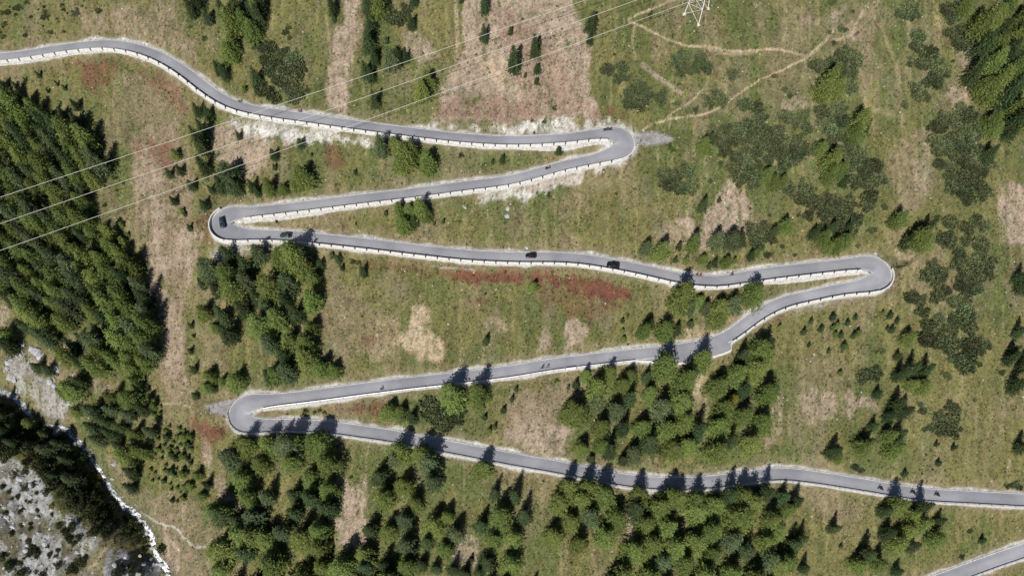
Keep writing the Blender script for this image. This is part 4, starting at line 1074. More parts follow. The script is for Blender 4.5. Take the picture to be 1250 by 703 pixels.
for a in [(1108, 413, 7, 'larch'), (1096, 435, 4.4, 'spruce'), (1099, 458, 9, 'spruce'), (1114, 450, 10, 'spruce'), (1130, 452, 9, 'spruce'), (1124, 472, 8, 'larch'), (1112, 470, 7, 'larch'), (1071, 481, 5, 'spruce'), (1096, 494, 9, 'spruce'), (1104, 503, 9, 'spruce'), (1086, 509, 7, 'spruce'), (1066, 521, 6, 'spruce'), (1084, 532, 9, 'larch'), (1090, 548, 11, 'larch'),
          (1098, 530, 8, 'spruce'), (1018, 551, 9, 'spruce'), (1022, 558, 6, 'larch'), (1053, 545, 9, 'larch'), (1060, 540, 7, 'spruce'), (1105, 578, 3.6, 'spruce'), (1144, 542, 3.2, 'spruce'), (1165, 546, 3.4, 'spruce'), (1146, 565, 3.2, 'spruce')]:
    plant_tree(*a, 'in the loose tree row above the low road')
for a in [(971, 612, 10, 'spruce'), (955, 606, 9, 'spruce'), (940, 632, 9, 'spruce'), (968, 664, 10, 'spruce'), (978, 658, 9, 'spruce'), (961, 686, 10, 'larch'), (981, 694, 7, 'spruce'), (962, 622, 8, 'larch'), (948, 645, 9, 'larch'), (950, 690, 10, 'larch')]:
    plant_tree(*a, 'at the meadow side of the low larch wood')
plant_tree(1019, 645, 8, 'spruce', '', label='slim lone spruce in the meadow below the low road')
plant_tree(1027, 666, 2, 'spruce', '', label='tiny spruce beside the slim lone spruce')
for a in [(1094, 616, 12, 'larch'), (1080, 624, 8, 'spruce'), (1112, 630, 9, 'larch'), (1127, 618, 11, 'spruce'), (1124, 638, 10, 'larch'), (1147, 636, 7, 'spruce'), (1142, 658, 9, 'larch'), (1058, 676, 11, 'spruce'), (1073, 688, 10, 'larch'), (1094, 664, 10, 'larch'), (1114, 666, 8, 'spruce'), (1084, 650, 9, 'spruce'), (1108, 648, 9, 'larch'), (1048, 690, 8, 'larch'), (1096, 697, 6, 'spruce')]:
    plant_tree(*a, 'in the clump under the three motorcyclists')
plant_tree(1200, 659, 3.6, 'spruce', '', label='small dark spruce just above the lowest road run')
# --- centre strips between the road runs
for a in [(214, 189, 4.4, 'larch'), (206, 212, 4.4, 'spruce'), (220, 208, 4.4, 'spruce'), (234, 227, 5, 'spruce'), (212, 245, 4.4, 'spruce'), (248, 250, 5, 'spruce'), (231, 277, 3.4, 'spruce'), (245, 178, 11, 'spruce'), (248, 203, 9, 'spruce'), (241, 135, 6, 'spruce'), (254, 139, 6, 'spruce'), (248, 160, 9, 'spruce'), (240, 166, 8, 'spruce'), (257, 232, 4.4, 'spruce'), (291, 166, 4.2, 'spruce'), (222, 258, 3, 'larch'), (225, 262, 2.4, 'spruce')]:
    plant_tree(*a, 'beside the gravel strip under the highest road run')
for a in [(279, 215, 10, 'pine', 1.3), (270, 226, 8, 'spruce', 1.15), (288, 228, 8, 'spruce', 1.2), (308, 228, 6, 'spruce', 1), (334, 190, 5, 'spruce', 1), (335, 204, 3, 'spruce', 1), (366, 176, 4.4, 'spruce', 1.1), (329, 230, 8, 'larch', 1), (346, 231, 5, 'larch', 1), (368, 218, 10, 'larch', 1.1), (360, 229, 6, 'larch', 1), (314, 234, 5, 'spruce', 1), (377, 222, 6, 'spruce', 1),
          (433, 210, 2.6, 'spruce', 1), (380, 189, 1.6, 'spruce', 1)]:
    plant_tree(*a[:4], 'between the first and second road runs', a[4])
for a in [(465, 181, 10, 'pine'), (482, 178, 7, 'larch'), (493, 194, 13, 'larch'), (503, 186, 9, 'larch'), (521, 200, 10, 'larch'), (486, 203, 7, 'larch')]:
    plant_tree(*a, 'in the tight clump between first and second road runs')
for a in [(601, 197, 2.4), (613, 195, 4.2), (682, 184, 4.1), (669, 238, 2.4)]: plant_tree(*a, 'spruce', 'close to the second road run')
plant_bush(563, 188, 1.5, 'shrub', '', 'bright green shrub on the strip between first and second runs')
for a in [(471, 260, 2.4, 'spruce'), (487, 256, 7, 'larch'), (499, 258, 6, 'larch'), (513, 256, 10, 'larch'), (519, 262, 7, 'larch'), (493, 276, 8, 'larch'), (505, 271, 6, 'spruce'), (541, 270, 2.2, 'spruce'), (434, 273, 1.6, 'spruce'), (337, 267, 1.6, 'spruce'), (530, 273, 1.8, 'spruce')]:
    plant_tree(*a, 'in the wedge between second and third road runs')
for a in [(412, 316, 4.4, 'spruce'), (417, 327, 3.4, 'spruce'), (391, 323, 4.6, 'spruce'), (443, 332, 5.4, 'spruce'), (405, 312, 3, 'larch')]: plant_tree(*a, 'just below the third road run')
plant_tree(651, 351, 5, 'larch', '', label='lone small larch on the red heath below third road run')
plant_tree(593, 416, 4.6, 'spruce', '', label='lone small spruce on the meadow beside a bare soil patch')
for x, y, r in [(430, 318, 1.5), (438, 320, 1.3), (373, 500, 1.2), (384, 502, 1.2), (390, 500, 1.3), (396, 502, 1), (680, 463, 1.2)]: plant_bush(x, y, r, 'shrub', 'close under a road edge')
# --- grove between the two hairpins
G = 'in the dark grove between second and fourth hairpins'
forest([(255, 318), (285, 310), (320, 308), (352, 318), (380, 330), (392, 348), (388, 380), (378, 410), (374, 440), (345, 462), (318, 466), (300, 440), (312, 420), (305, 395), (285, 370), (255, 350)], 18.5, 8, 13, G, 0.5, 0.06, 1.0)
for a in [(357, 315, 15, 'larch'), (373, 316, 11, 'spruce'), (340, 322, 9, 'larch'), (271, 386, 11, 'spruce'), (279, 408, 11, 'spruce'), (248, 383, 8, 'larch'), (247, 346, 5, 'spruce'), (392, 451, 10, 'larch'), (408, 453, 7, 'larch'), (371, 430, 9, 'spruce'), (289, 467, 10, 'larch'), (256, 459, 6, 'larch'), (252, 473, 5, 'larch'), (260, 474, 5, 'spruce'), (271, 465, 4.4, 'larch'), (262, 400, 6, 'larch'), (334, 458, 9, 'larch'), (352, 460, 7, 'spruce'), (250, 335, 7, 'larch'), (246, 346, 6, 'spruce'), (262, 338, 6, 'spruce')]:
    plant_tree(*a, G)
for a in [(232, 397, 3.4), (232, 428, 3.4), (236, 451, 5), (238, 483, 4.6), (236, 410, 2)]: plant_tree(*a, 'spruce', 'in a line along the bare gravel track')
# --- between fourth and fifth runs
for a in [(835, 363, 15, 'larch', 1), (840, 375, 8, 'pine', 1), (853, 368, 6, 'larch', 1), (861, 377, 7, 'pine', 1.2), (878, 378, 10, 'larch', 1), (895, 371, 9, 'pine', 1.2), (876, 391, 8, 'larch', 1), (919, 359, 11.5, 'larch', 1.1), (786, 404, 10, 'larch', 1), (811, 405, 10, 'larch', 1), (826, 403, 6, 'spruce', 1), (793, 396, 6, 'spruce', 1), (761, 414, 3, 'larch', 1), (760, 391, 2.4, 'spruce', 1), (767, 385, 1.8, 'spruce', 1), (843, 395, 3, 'spruce', 1.4), (760, 404, 2.4, 'larch', 1)]:
    plant_tree(*a[:4], 'in the narrow wedge before the third hairpin', a[4])
for a in [(788, 303, 7, 'pine'), (808, 306, 10, 'larch'), (803, 312, 6, 'larch'), (829, 301, 4, 'spruce'), (847, 297, 9, 'larch'), (875, 294, 9, 'pine'), (893, 295, 9, 'pine'), (904, 292, 7, 'spruce'), (825, 317, 2.8, 'spruce'), (838, 318, 3.8, 'larch'), (858, 317, 4.3, 'larch'), (873, 321, 4.3, 'spruce'), (887, 320, 5, 'larch'), (917, 312, 5, 'spruce'), (924, 308, 4, 'larch'), (866, 324, 3, 'spruce'), (897, 318, 3, 'larch')]:
    plant_tree(*a, 'along the third road run under the soil bowl')
# --- below the fifth run
for a in [(474, 503, 8, 'larch'), (478, 497, 6, 'spruce'), (489, 505, 7, 'larch'), (503, 510, 7, 'spruce'), (551, 482, 14, 'larch'), (584, 482, 14.5, 'larch'), (592, 509, 3, 'spruce'), (615, 500, 3.4, 'spruce'), (625, 486, 3, 'spruce'), (604, 521, 3.4, 'spruce'), (630, 475, 3, 'spruce'), (625, 488, 2.5, 'spruce'), (597, 526, 3.6, 'larch')]:
    plant_tree(*a, 'in the wedge above the fourth hairpin exit')
pines([(517, 494), (528, 484), (540, 492), (561, 502), (561, 511), (548, 522), (530, 520)], 'in the big clump beside two large larches', 10.5)
WD_ = 'in the larch wood under the lay-by'
for a in [(694, 473, 2.6, 'spruce'), (703, 470, 4.4, 'spruce'), (715, 458, 7, 'larch'), (727, 477, 13, 'larch'), (743, 457, 9, 'larch'), (760, 472, 10, 'larch'), (768, 460, 8, 'larch'), (789, 461, 8, 'spruce'), (813, 449, 14, 'larch'), (835, 467, 14, 'larch'), (857, 441, 12, 'larch'), (847, 455, 8, 'spruce'), (697, 498, 10, 'larch'), (690, 506, 7, 'larch'), (935, 424, 11, 'spruce')]:
    plant_tree(*a, WD_)
forest([(700, 495), (730, 490), (775, 478), (820, 486), (848, 482), (842, 510), (862, 520), (872, 470), (890, 448), (912, 430), (940, 424), (955, 440), (956, 468), (942, 500), (934, 530), (926, 552), (880, 558), (835, 548), (800, 552), (765, 556), (735, 552), (705, 535), (690, 515)], 20.5, 9, 13.5, WD_, 0.72, 0.08, 1.05)
plant_tree(893, 488, 7, 'yellow', '', label='single yellowing larch in the wood under the lay-by')
# --- low wood
WB = 'in the wood below the low road run'
forest([(282, 545), (330, 536), (392, 542), (404, 575), (402, 640), (398, 668), (420, 692), (470, 690), (480, 730), (268, 730), (272, 668), (266, 625), (300, 640), (318, 618), (290, 598), (276, 575)], 21.5, 10, 15, 'in the low wood under the fourth hairpin', 0.62, 0.06, 1.0)
forest([(458, 556), (500, 552), (536, 565), (534, 592), (508, 612), (516, 660), (508, 730), (430, 730), (446, 668), (452, 610)], 21.5, 9, 13.5, 'in the low wood beside the bare chute', 0.62, 0.08, 1.0)
forest([(522, 632), (540, 616), (562, 622), (560, 650), (545, 672), (520, 668)], 17, 8, 11, 'in the small clump above the bottom clearing', 0.5)
forest([(590, 608), (618, 588), (645, 600), (640, 640), (628, 680), (650, 730), (592, 730), (584, 660)], 22, 9, 13, 'in the narrow low wood beside a grassy gap', 0.6)
forest([(664, 600), (690, 592), (742, 600), (756, 620), (750, 648), (736, 660), (708, 686), (684, 676), (668, 640)], 22.5, 10, 14, 'in the low wood under the big road shadows', 0.75)
forest([(772, 610), (800, 604), (865, 606), (930, 600), (948, 620), (940, 660), (945, 730), (738, 730), (762, 676), (786, 645)], 22.5, 10, 14, 'in the broad low larch wood by the meadow', 0.75, 0.06)
WR = 'along the low road run casting shadow on it'
for a in [(590, 572, 10, 'larch'), (692, 594, 12, 'larch'), (715, 596, 12, 'larch'), (735, 604, 11, 'larch'), (780, 606, 12, 'larch'), (818, 608, 13, 'larch'), (848, 612, 12, 'larch'), (905, 606, 12, 'larch'), (934, 602, 12, 'spruce'), (345, 536, 9, 'spruce'), (362, 540, 9, 'larch'), (390, 541, 12, 'larch'), (488, 552, 12, 'larch'), (515, 556, 12, 'larch'), (335, 540, 8, 'spruce'), (527, 575, 9, 'spruce')]:
    plant_tree(*a, WR)
for a in [(515, 689, 8, 'spruce'), (531, 694, 8, 'spruce'), (553, 695, 8, 'spruce'), (567, 700, 7, 'spruce'), (585, 699, 9, 'spruce'), (575, 682, 3.6, 'spruce'), (266, 622, 13, 'larch'), (289, 634, 12, 'spruce'), (307, 654, 14, 'larch'), (241, 580, 5, 'larch'), (252, 591, 6, 'spruce'), (246, 605, 4.4, 'larch'), (258, 676, 6, 'spruce'), (264, 696, 5, 'spruce')]:
    plant_tree(*a, 'at the edge of the low wood by bare soil')
for a in [(710, 548, 8, 'larch'), (735, 545, 9, 'larch'), (722, 560, 5, 'spruce'), (760, 562, 7, 'spruce')]:
    plant_tree(*a, 'just above the low road run')

# --- boulders
def boulder_mesh(seed):
    bm = bmesh.new(); bmesh.ops.create_icosphere(bm, subdivisions=3, radius=1)
    rg = np.random.default_rng(seed); k = rg.normal(size=(7, 3)); ph = rg.uniform(0, 6, 10)
    for v_ in bm.verts:
        p = np.array(v_.co); s = 1 + 0.13 * sum(math.sin(2.2 * float(np.dot(p, k[i])) + ph[i]) for i in range(7)) / 1.6
        for i in range(5):                                # flat cleaved faces
            nrm = k[i] / np.linalg.norm(k[i]); dd = float(np.dot(p, nrm)) * s
            if dd > 0.72: s *= 0.72 / dd
        v_.co = Vector(p * s * np.array([1.25, 0.9, 0.75]))
    me = bpy.data.meshes.new('boulder'); bm.to_mesh(me); bm.free(); me.materials.append(M['boulder'])
    return me
M['boulder'] = plain('pale_grey_rock', (0.34, 0.345, 0.36), 0.9, var=0.4, scale=1.6, bump=0.9)
BO = [boulder_mesh(700 + k) for k in range(5)]
def boulder(px, py, r, label, group=None):
    x, y, z = [float(v) for v in on_surface(px, py, ground, 0.2)]
    tag(link('boulder', rnd.choice(BO), loc=(x, y, z + 0.05 * r), rot=(rnd.uniform(-.2, .2) + 0.3, rnd.uniform(-.2, .2), rnd.uniform(0, 6.28)), scale=(r, r, r)), label, 'boulder', group)
for x, y, r in [(44, 428, 2.4), (50, 434, 2.2), (38, 424, 1.6), (29, 420, 1.4), (66, 449, 1.8), (71, 452, 1.3), (60, 465, 1.8), (66, 470, 1.4), (13, 460, 2.2), (17, 463, 1.6), (10, 442, 1.8), (9, 449, 1.2), (6, 452, 1), (82, 492, 1.3), (24, 478, 1.0)]:
    boulder(x, y, r * 0.72, 'pale grey boulder by the stream above the dense bank', 'boulders by the stream')
    for _ in range(2): boulder(x + rnd.uniform(-7, 7), y + rnd.uniform(-6, 6), rnd.uniform(0.3, 0.8), 'small grey stone among boulders by the stream', 'stones by the stream')
for x, y, r in [(140, 566, 1), (70, 526, 1.4), (66, 529, 1.0), (52, 537, 1), (137, 584, .8), (92, 540, 1), (150, 618, .8), (172, 634, .9), (180, 650, .9), (186, 668, 1), (196, 688, 1), (205, 700, .9), (160, 622, .8), (112, 560, .8), (30, 492, 1)]:
    boulder(x, y, r, 'small boulder standing in the white stream water', 'boulders in the stream bed')
for _ in range(130):
    x, y = rnd.uniform(0, 115), rnd.uniform(562, 702)
    if in_poly(np.array([x]), np.array([y]), [(0, 560), (30, 566), (62, 594), (60, 612), (98, 638), (118, 660), (60, 703), (0, 703)])[0]:
        boulder(x, y, 0.3 + 0.9 * rnd.random() ** 3, 'grey boulder lying on the open scree', 'boulders on the scree')
for _ in range(14):
    boulder(rnd.uniform(138, 195), rnd.uniform(676, 702), rnd.uniform(0.5, 1.2), 'grey boulder on the small scree tongue beside the stream', 'boulders on the scree tongue')
for x, y, r, l in [(620, 254, .9, 'pale rock outcrop below the second road run'), (619, 264, 1.0, 'larger pale rock at the foot of the outcrop below second run'), (449, 288, .8, 'pale flat stone on the verge of the third road run'), (622, 303, .7, 'white stone on the verge near the small black car'), (643, 302, .8, 'white stone above the small black car'), (568, 253, .7, 'lone white stone in the meadow under second run'),
                (1069, 309, .7, 'white stone on the verge of the third hairpin'), (1190, 175, .8, 'white stone inside the dwarf pine thicket')]:
    boulder(x, y, r, l)

# ---------------------------------------------------------------- power line
wx, wy, wz = [float(v) for v in on_surface(849.5, 15, ground)]
PH = 31.0
pyl = thing('pylon', 'pale steel lattice power pylon beside the hillside footpath', 'pylon', (wx, wy, wz))
pa = math.radians(56)
def prot(x, y): return (x * math.cos(pa) - y * math.sin(pa), x * math.sin(pa) + y * math.cos(pa))
def half(z): return 3.2 * (1 - z / 23.0) + 1.3 * z / 23.0 if z < 23 else 1.3 * (1 - (z - 23) / 9.5) + 0.12
cs = [(1, 1), (-1, 1), (-1, -1), (1, -1)]
lev = [0, 4.6, 8.6, 12.2, 15.4, 18.2, 20.8, 23.0, 26.0, 29.0, PH]
foot = []
for sx, sy in cs:
    hx, hy = prot(sx * half(0), sy * half(0)); foot.append(float(ground(np.array(wx + hx), np.array(wy + hy))) - wz)
for (sx, sy), fz in zip(cs, foot):
    mb = MB()
    zs = [fz - 0.5] + lev[1:]
    for a, b in zip(zs[:-1], zs[1:]):
        ha, hb = half(max(a, 0)), half(b)
        mb.tube((*prot(sx * ha, sy * ha), a), (*prot(sx * hb, sy * hb), b), 0.16, n=4)
    mb.build('leg', M['pylon'], pyl)
    hx, hy = prot(sx * half(0), sy * half(0))
    MB().box((hx - .5, hy - .5, fz - 1.0), (hx + .5, hy + .5, fz + 0.25)).build('footing', M['block'], pyl)
for k in range(4):
    (ax_, ay_), (bx_, by_) = cs[k], cs[(k + 1) % 4]
    mb = MB()
    for a, b in zip(lev[:-1], lev[1:]):
        ha, hb = half(a), half(b)
        za, zb = (foot[k] + 0.2 if a == 0 else a), (foot[(k + 1) % 4] + 0.2 if a == 0 else a)
        mb.tube((*prot(ax_ * ha, ay_ * ha), za), (*prot(bx_ * hb, by_ * hb), b), 0.075, n=4)
        mb.tube((*prot(bx_ * ha, by_ * ha), zb), (*prot(ax_ * hb, ay_ * hb), b), 0.075, n=4)
        mb.tube((*prot(ax_ * hb, ay_ * hb), b), (*prot(bx_ * hb, by_ * hb), b), 0.07, n=4)
    mb.build('brace', M['pylon'] if k % 2 else M['rust'], pyl)
WIRE_PX = [[(0, 234), (348, 129), (707, 0)], [(0, 266.5), (320, 171), (770, 1)], [(0, 299.5), (320, 202), (843, 1)]]
arm_z = [27.5, 24.0, 20.5]
wire_dir = None
for k, pts in enumerate(WIRE_PX):
    (x0, y0), _, (x1, y1) = pts
    def on_ray(px, py, z):
        x, y = ray_at_z(px, py, z); return Vector((float(x), float(y), float(z)))
    # far end: above the wood on the left; near end: at arm height beside the pylon
    t = (-620 - x0) / (x1 - x0); L0 = on_ray(-620, y0 + (y1 - y0) * t, (352 - (y0 + (y1 - y0) * t)) / 3.3 * ST + 44)
    best = None
    for px in np.linspace(x1, x1 + 260, 400):             # where the line of sight passes closest to the mast axis
        py = y0 + (y1 - y0) * (px - x0) / (x1 - x0)
        q = on_ray(px, py, wz + arm_z[k]); d = (q.x - wx) ** 2 + (q.y - wy) ** 2
        if best is None or d < best[0]: best = (d, q)
    E = best[1]
    n = 40
    sag = 2.4
    P3 = [L0.lerp(E, i / n) - Vector((0, 0, sag * 4 * (i / n) * (1 - i / n))) for i in range(n + 1)]
    mb = MB()
    rings = []
    d = (E - L0).normalized(); u = d.orthogonal().normalized(); w = d.cross(u)
    for p in P3: rings.append([tuple(p + u * (.06 * math.cos(a)) + w * (.06 * math.sin(a))) for a in (0, 1.57, 3.14, 4.71)])
    # beyond the pylon the line runs on uphill
    Q = E + (E - L0).normalized() * 150
    Q.z = E.z + 45
    rings2 = []
    for i in range(0, 13):
        p = E.lerp(Q, i / 12) - Vector((0, 0, 1.5 * 4 * (i / 12) * (1 - i / 12)))
        rings2.append([tuple(p + u * (.06 * math.cos(a)) + w * (.06 * math.sin(a))) for a in (0, 1.57, 3.14, 4.71)])
    which = ['outermost wire, on the upper arm', 'middle wire', 'lowest wire, nearest to the second road run'][k]
    o = MB().rings(rings + rings2[1:]).build('power_line', M['wire'], smooth=True)
    tag(o, f"pale overhead power line crossing the slope, {which}", 'power line', 'overhead power lines')
    # cross arm from mast to the insulator
    e = Vector((E.x - wx, E.y - wy, E.z - wz))
    hz = half(e.z)
    arm = MB()
    for q in range(3):
        a = 2.1 * q
        arm.tube((hz * math.cos(a), hz * math.sin(a), e.z + 1.2), (e.x, e.y, e.z + 1.25), 0.08, 0.05, 4)
    arm.tube((0, 0, e.z + 2.4), (e.x, e.y, e.z + 1.3), 0.06, 0.05, 4)
    ao = arm.build('cross_arm', M['pylon'], pyl)
    ins = MB()
    for q in range(5): ins.tube((e.x, e.y, e.z + 0.08 + q * .24), (e.x, e.y, e.z + 0.2 + q * .24), 0.13, 0.10, 8)
    ins.tube((e.x, e.y, e.z - 0.05), (e.x, e.y, e.z + 1.3), 0.03, n=5)
    ins.build('insulator', M['rust'], ao)

# ---------------------------------------------------------------- vehicles
def road_pose(px, py, heading=1):
    """position on the carriageway seen at this pixel, with the local course"""
    i = road_index(px, py)
    x, y = ray_at_z(px, py, R[i, 2] + 0.04)
    # carriageway height where the thing stands
    j = int(np.argmin((R[:, 0] - x) ** 2 + (R[:, 1] - y) ** 2 + np.where(abs(S - S[i]) > 25, 1e6, 0)))
    lat = abs(nrmL[j, 0] * (x - R[j, 0]) + nrmL[j, 1] * (y - R[j, 1]))
    h = hw[j]
    zz = R[j, 2] + float(np.interp(lat / h, [0, .25, .5, .75, 1], [.045, .04, .025, .01, -.02]))
    ang = math.atan2(tan[j, 1], tan[j, 0]) + (0 if heading > 0 else math.pi)
    g = (R[min(j + 3, NR - 1), 2] - R[max(j - 3, 0), 2]) / (S[min(j + 3, NR - 1)] - S[max(j - 3, 0)]) * heading
    return (float(x), float(y), zz), ang, -math.atan(g)

def wheel(parent, x, y, r=0.32, w=0.2):
    s = 1 if y > 0 else -1
    ty = MB(); sec = [(r * .62, -w / 2), (r * .93, -w / 2), (r, -w * .32), (r, w * .32), (r * .93, w / 2), (r * .62, w / 2)]
    rg = [[(q * math.cos(a), o, q * math.sin(a)) for q, o in sec] for a in np.linspace(0, 2 * math.pi, 17)[:-1]]
    ty.rings(rg + [rg[0]], cap=False)
    t = ty.build('wheel', M['tyre'], parent, True, loc=(x, y, r))
    MB().tube((0, -w * .42, 0), (0, w * .42, 0), r * .64, n=14).build('rim', M['rim'], t)
def car(px, py, paint, label, L=4.4, W=1.8, Hh=1.5, heading=1, ang=None, kind='car', boxy=0.0):
    loc, an, pitch = road_pose(px, py, heading)
    root = thing(kind, label, 'car' if kind == 'car' else 'van', loc, an if ang is None else ang)
    root.rotation_euler[1] = pitch if ang is None else 0
    l, w = L / 2, W / 2
    zb, zs = 0.20, 0.62 * Hh                               # sill and shoulder height
    st = [(-l, .70, .42, .66), (-l * .97, .86, .30, .86), (-l * .80, .97, .22, .98), (-l * .35, 1, .20, 1.0), (l * .2, 1, .20, .98), (l * .55, .98, .20, .90 + .06 * boxy), (l * .84, .93, .22, .80 + .1 * boxy), (l * .97, .80, .30, .66 + .12 * boxy), (l, .62, .40, .56 + .1 * boxy)]
    rings = []
    for x, k, z0, z1 in st:
        y = w * k; a, b = z0, zs * z1 / 1.0
        rings.append([(x, -y * .88, a), (x, -y, a + .14), (x, -y, b - .16), (x, -y * .90, b), (x, 0, b + .03), (x, y * .90, b), (x, y, b - .16), (x, y, a + .14), (x, y * .88, a)])
    body = MB().rings(rings).build('body', M[paint], root, True)
    cf, cr = l * (.36 + .12 * boxy), -l * (.93 - .0 * boxy)
    rf, rr = l * (.05 + .2 * boxy), -l * (.66 + .14 * boxy)
    zt = Hh - 0.05
    g = MB()
    lo = [(cf, -w * .80), (cf, w * .80), (cr, w * .78), (cr, -w * .78)]; hi = [(rf, -w * .62), (rf, w * .62), (rr, w * .62), (rr, -w * .62)]
    zl = zs - .03
    def quad(a, b, c, d, name):
        q = MB(); q.v = [a, b, c, d]; 
        n = (Vector(b) - Vector(a)).cross(Vector(d) - Vector(a)).normalized() * -0.03
        q.v += [tuple(Vector(p) + n) for p in (a, b, c, d)]
        q.f = [(0, 1, 2, 3), (7, 6, 5, 4), (0, 4, 5, 1), (1, 5, 6, 2), (2, 6, 7, 3), (3, 7, 4, 0)]
        q.build(name, M['glass'], root)
    P0 = [(*p, zl) for p in lo]; P1 = [(*p, zt) for p in hi]
    quad(P0[0], P0[1], P1[1], P1[0], 'windscreen'); quad(P0[2], P0[3], P1[3], P1[2], 'rear_window')
    quad(P0[1], P0[2], P1[2], P1[1], 'side_window'); quad(P0[3], P0[0], P1[0], P1[3], 'side_window')
    r_ = MB(); xs = [rr - .06, rr + .1, (rf + rr) / 2, rf - .1, rf + .06]
    r_.rings([[(x, -w * .64 * k, zt - .02), (x, -w * .58 * k, zt + .045), (x, 0, zt + .075), (x, w * .58 * k, zt + .045), (x, w * .64 * k, zt - .02)] for x, k in zip(xs, (.93, 1, 1, 1, .93))])
    r_.build('roof', M[paint], root, True)
    for a, b in zip(P0, P1): MB().tube(a, b, .045, n=5).build('pillar', M[paint], root)
    for x in (l * .62, -l * .62):
        for y in (w - .10, -w + .10): wheel(root, x, y, .33 if Hh < 1.6 else .36)
    for s in (1, -1):
        MB().rings([[(l * .93, s * w * .50, .50), (l * .93, s * w * .80, .50), (l * .93, s * w * .78, .66), (l * .93, s * w * .52, .64)], [(l * 1.0, s * w * .46, .50), (l * .965, s * w * .76, .50), (l * .955, s * w * .74, .64), (l * .99, s * w * .48, .62)]]).build('headlight', M['lamp'], root)
        MB().box((-l * 1.005, s * w * .68 - .14, .62), (-l * .93, s * w * .68 + .14, .82)).build('tail_light', M['redlamp'], root)
        MB().rings([[(cf - .25, s * w * .98, zs + .02), (cf - .13, s * w * .98, zs), (cf - .13, s * w * .98, zs + .14), (cf - .25, s * w * .98, zs + .14)], [(cf - .23, s * (w + .18), zs + .02), (cf - .16, s * (w + .18), zs + .02), (cf - .16, s * (w + .18), zs + .13), (cf - .23, s * (w + .18), zs + .13)]]).build('mirror', M[paint], root)
    MB().box((l * .985, -.35, .42), (l * 1.012, .35, .54)).build('grille', M['tyre'], root)
    return root
car(272, 273, 'bluegrey', 'dark blue grey people carrier turning in the second hairpin', 4.6, 1.85, 1.75, 1, ang=math.radians(106 + 180), boxy=0.8)
car(349, 288.2, 'darkgreen', 'dark green hatchback just past the second hairpin', 4.1, 1.75, 1.45, -1)
car(648, 313, 'black', 'small black car on the third road run', 4.0, 1.75, 1.42, -1)
car(748, 325.2, 'black', 'large black off-roader ahead on the third road run', 4.7, 1.95, 1.75, -1, boxy=0.5)

# ---------------------------------------------------------------- riders
def rider_mesh(name, cloth, moto):
    """one continuous skinned figure, sitting on the saddle, facing +X"""
    sh, sz = (0.10, 1.30) if moto else (0.22, 1.36)
    hip = (-0.22, 0, 0.86 if moto else 0.98)
    J = {'hip': (hip, .15), 'chest': ((sh - .06, 0, sz - .12), .17), 'neck': ((sh + .03, 0, sz + .08), .07), 'head': ((sh + .10, 0, sz + .24), .115), 'crown': ((sh + .12, 0, sz + .34), .09)}
    E = [('hip', 'chest'), ('chest', 'neck'), ('neck', 'head'), ('head', 'crown')]
    for s, t in ((1, 'l'), (-1, 'r')):
        hx, hz = (0.52, 1.02) if moto else (0.60, 1.02)
        J['sho' + t] = ((sh, s * .19, sz), .075); J['elb' + t] = ((sh + .20, s * .30, sz - .22), .055); J['han' + t] = ((hx, s * .27, hz), .045)
        for q in range(4): J[f'fin{q}{t}'] = ((hx + .07, s * (.31 - .025 * q), hz - .03), .012); E.append(('han' + t, f'fin{q}{t}'))
        J['thu' + t] = ((hx + .03, s * .22, hz - .03), .013); E.append(('han' + t, 'thu' + t))
        kx, kz, fx, fz = (.22, .62, .02, .30) if moto else (.16, .66, .02, .26)
        if not moto and s < 0: kx, kz, fx, fz = .12, .58, .0, .12
        J['thi' + t] = ((hip[0] + .03, s * .11, hip[2] - .03), .10); J['kne' + t] = ((kx, s * .17, kz), .07); J['ank' + t] = ((fx, s * .15, fz), .05); J['toe' + t] = ((fx + .17, s * .16, fz - .04), .04)
        E += [('chest', 'sho' + t), ('sho' + t, 'elb' + t), ('elb' + t, 'han' + t), ('hip', 'thi' + t), ('thi' + t, 'kne' + t), ('kne' + t, 'ank' + t), ('ank' + t, 'toe' + t)]
    names = list(J)
    me = bpy.data.meshes.new(name); me.from_pydata([J[n][0] for n in names], [(names.index(a), names.index(b)) for a, b in E], [])
    o = link('person', me)
    md = o.modifiers.new('skin', 'SKIN'); md.use_smooth_shade = True
    sk = me.skin_vertices[0].data
    for n, v_ in zip(names, sk): v_.radius = (J[n][1], J[n][1]); v_.use_root = n == 'hip'
    o.modifiers.new('sub', 'SUBSURF').levels = 1; o.modifiers['sub'].render_levels = 1
    dg = bpy.context.evaluated_depsgraph_get()
    ev = bpy.data.meshes.new_from_object(o.evaluated_get(dg))
    bpy.data.objects.remove(o); bpy.data.meshes.remove(me)
    ev.name = name; ev.materials.clear(); ev.materials.append(M[cloth]); ev.materials.append(M['skin']); ev.materials.append(M['dark_cloth'])
    for p in ev.polygons:
        c = p.center
        if c.z > sz + .10: p.material_index = 1
        elif c.z < .80 and not moto: p.material_index = 2 if c.z > .55 else 1
        elif c.x > (.44 if moto else .52) and c.z > .9: p.material_index = 1
        p.use_smooth = True
    return ev, (sh + .11, sz + .27)
def helmet(parent, at, mat):
    bm = bmesh.new(); bmesh.ops.create_uvsphere(bm, u_segments=14, v_segments=9, radius=.145)
    for v_ in list(bm.verts):
        if v_.co.z < -.05: v_.co.z = -.05
        v_.co.x *= 1.15
    me = bpy.data.meshes.new('helmet'); bm.to_mesh(me); bm.free(); me.materials.append(M[mat])
    link('helmet', me, parent, (at[0], 0, at[1] + .03))
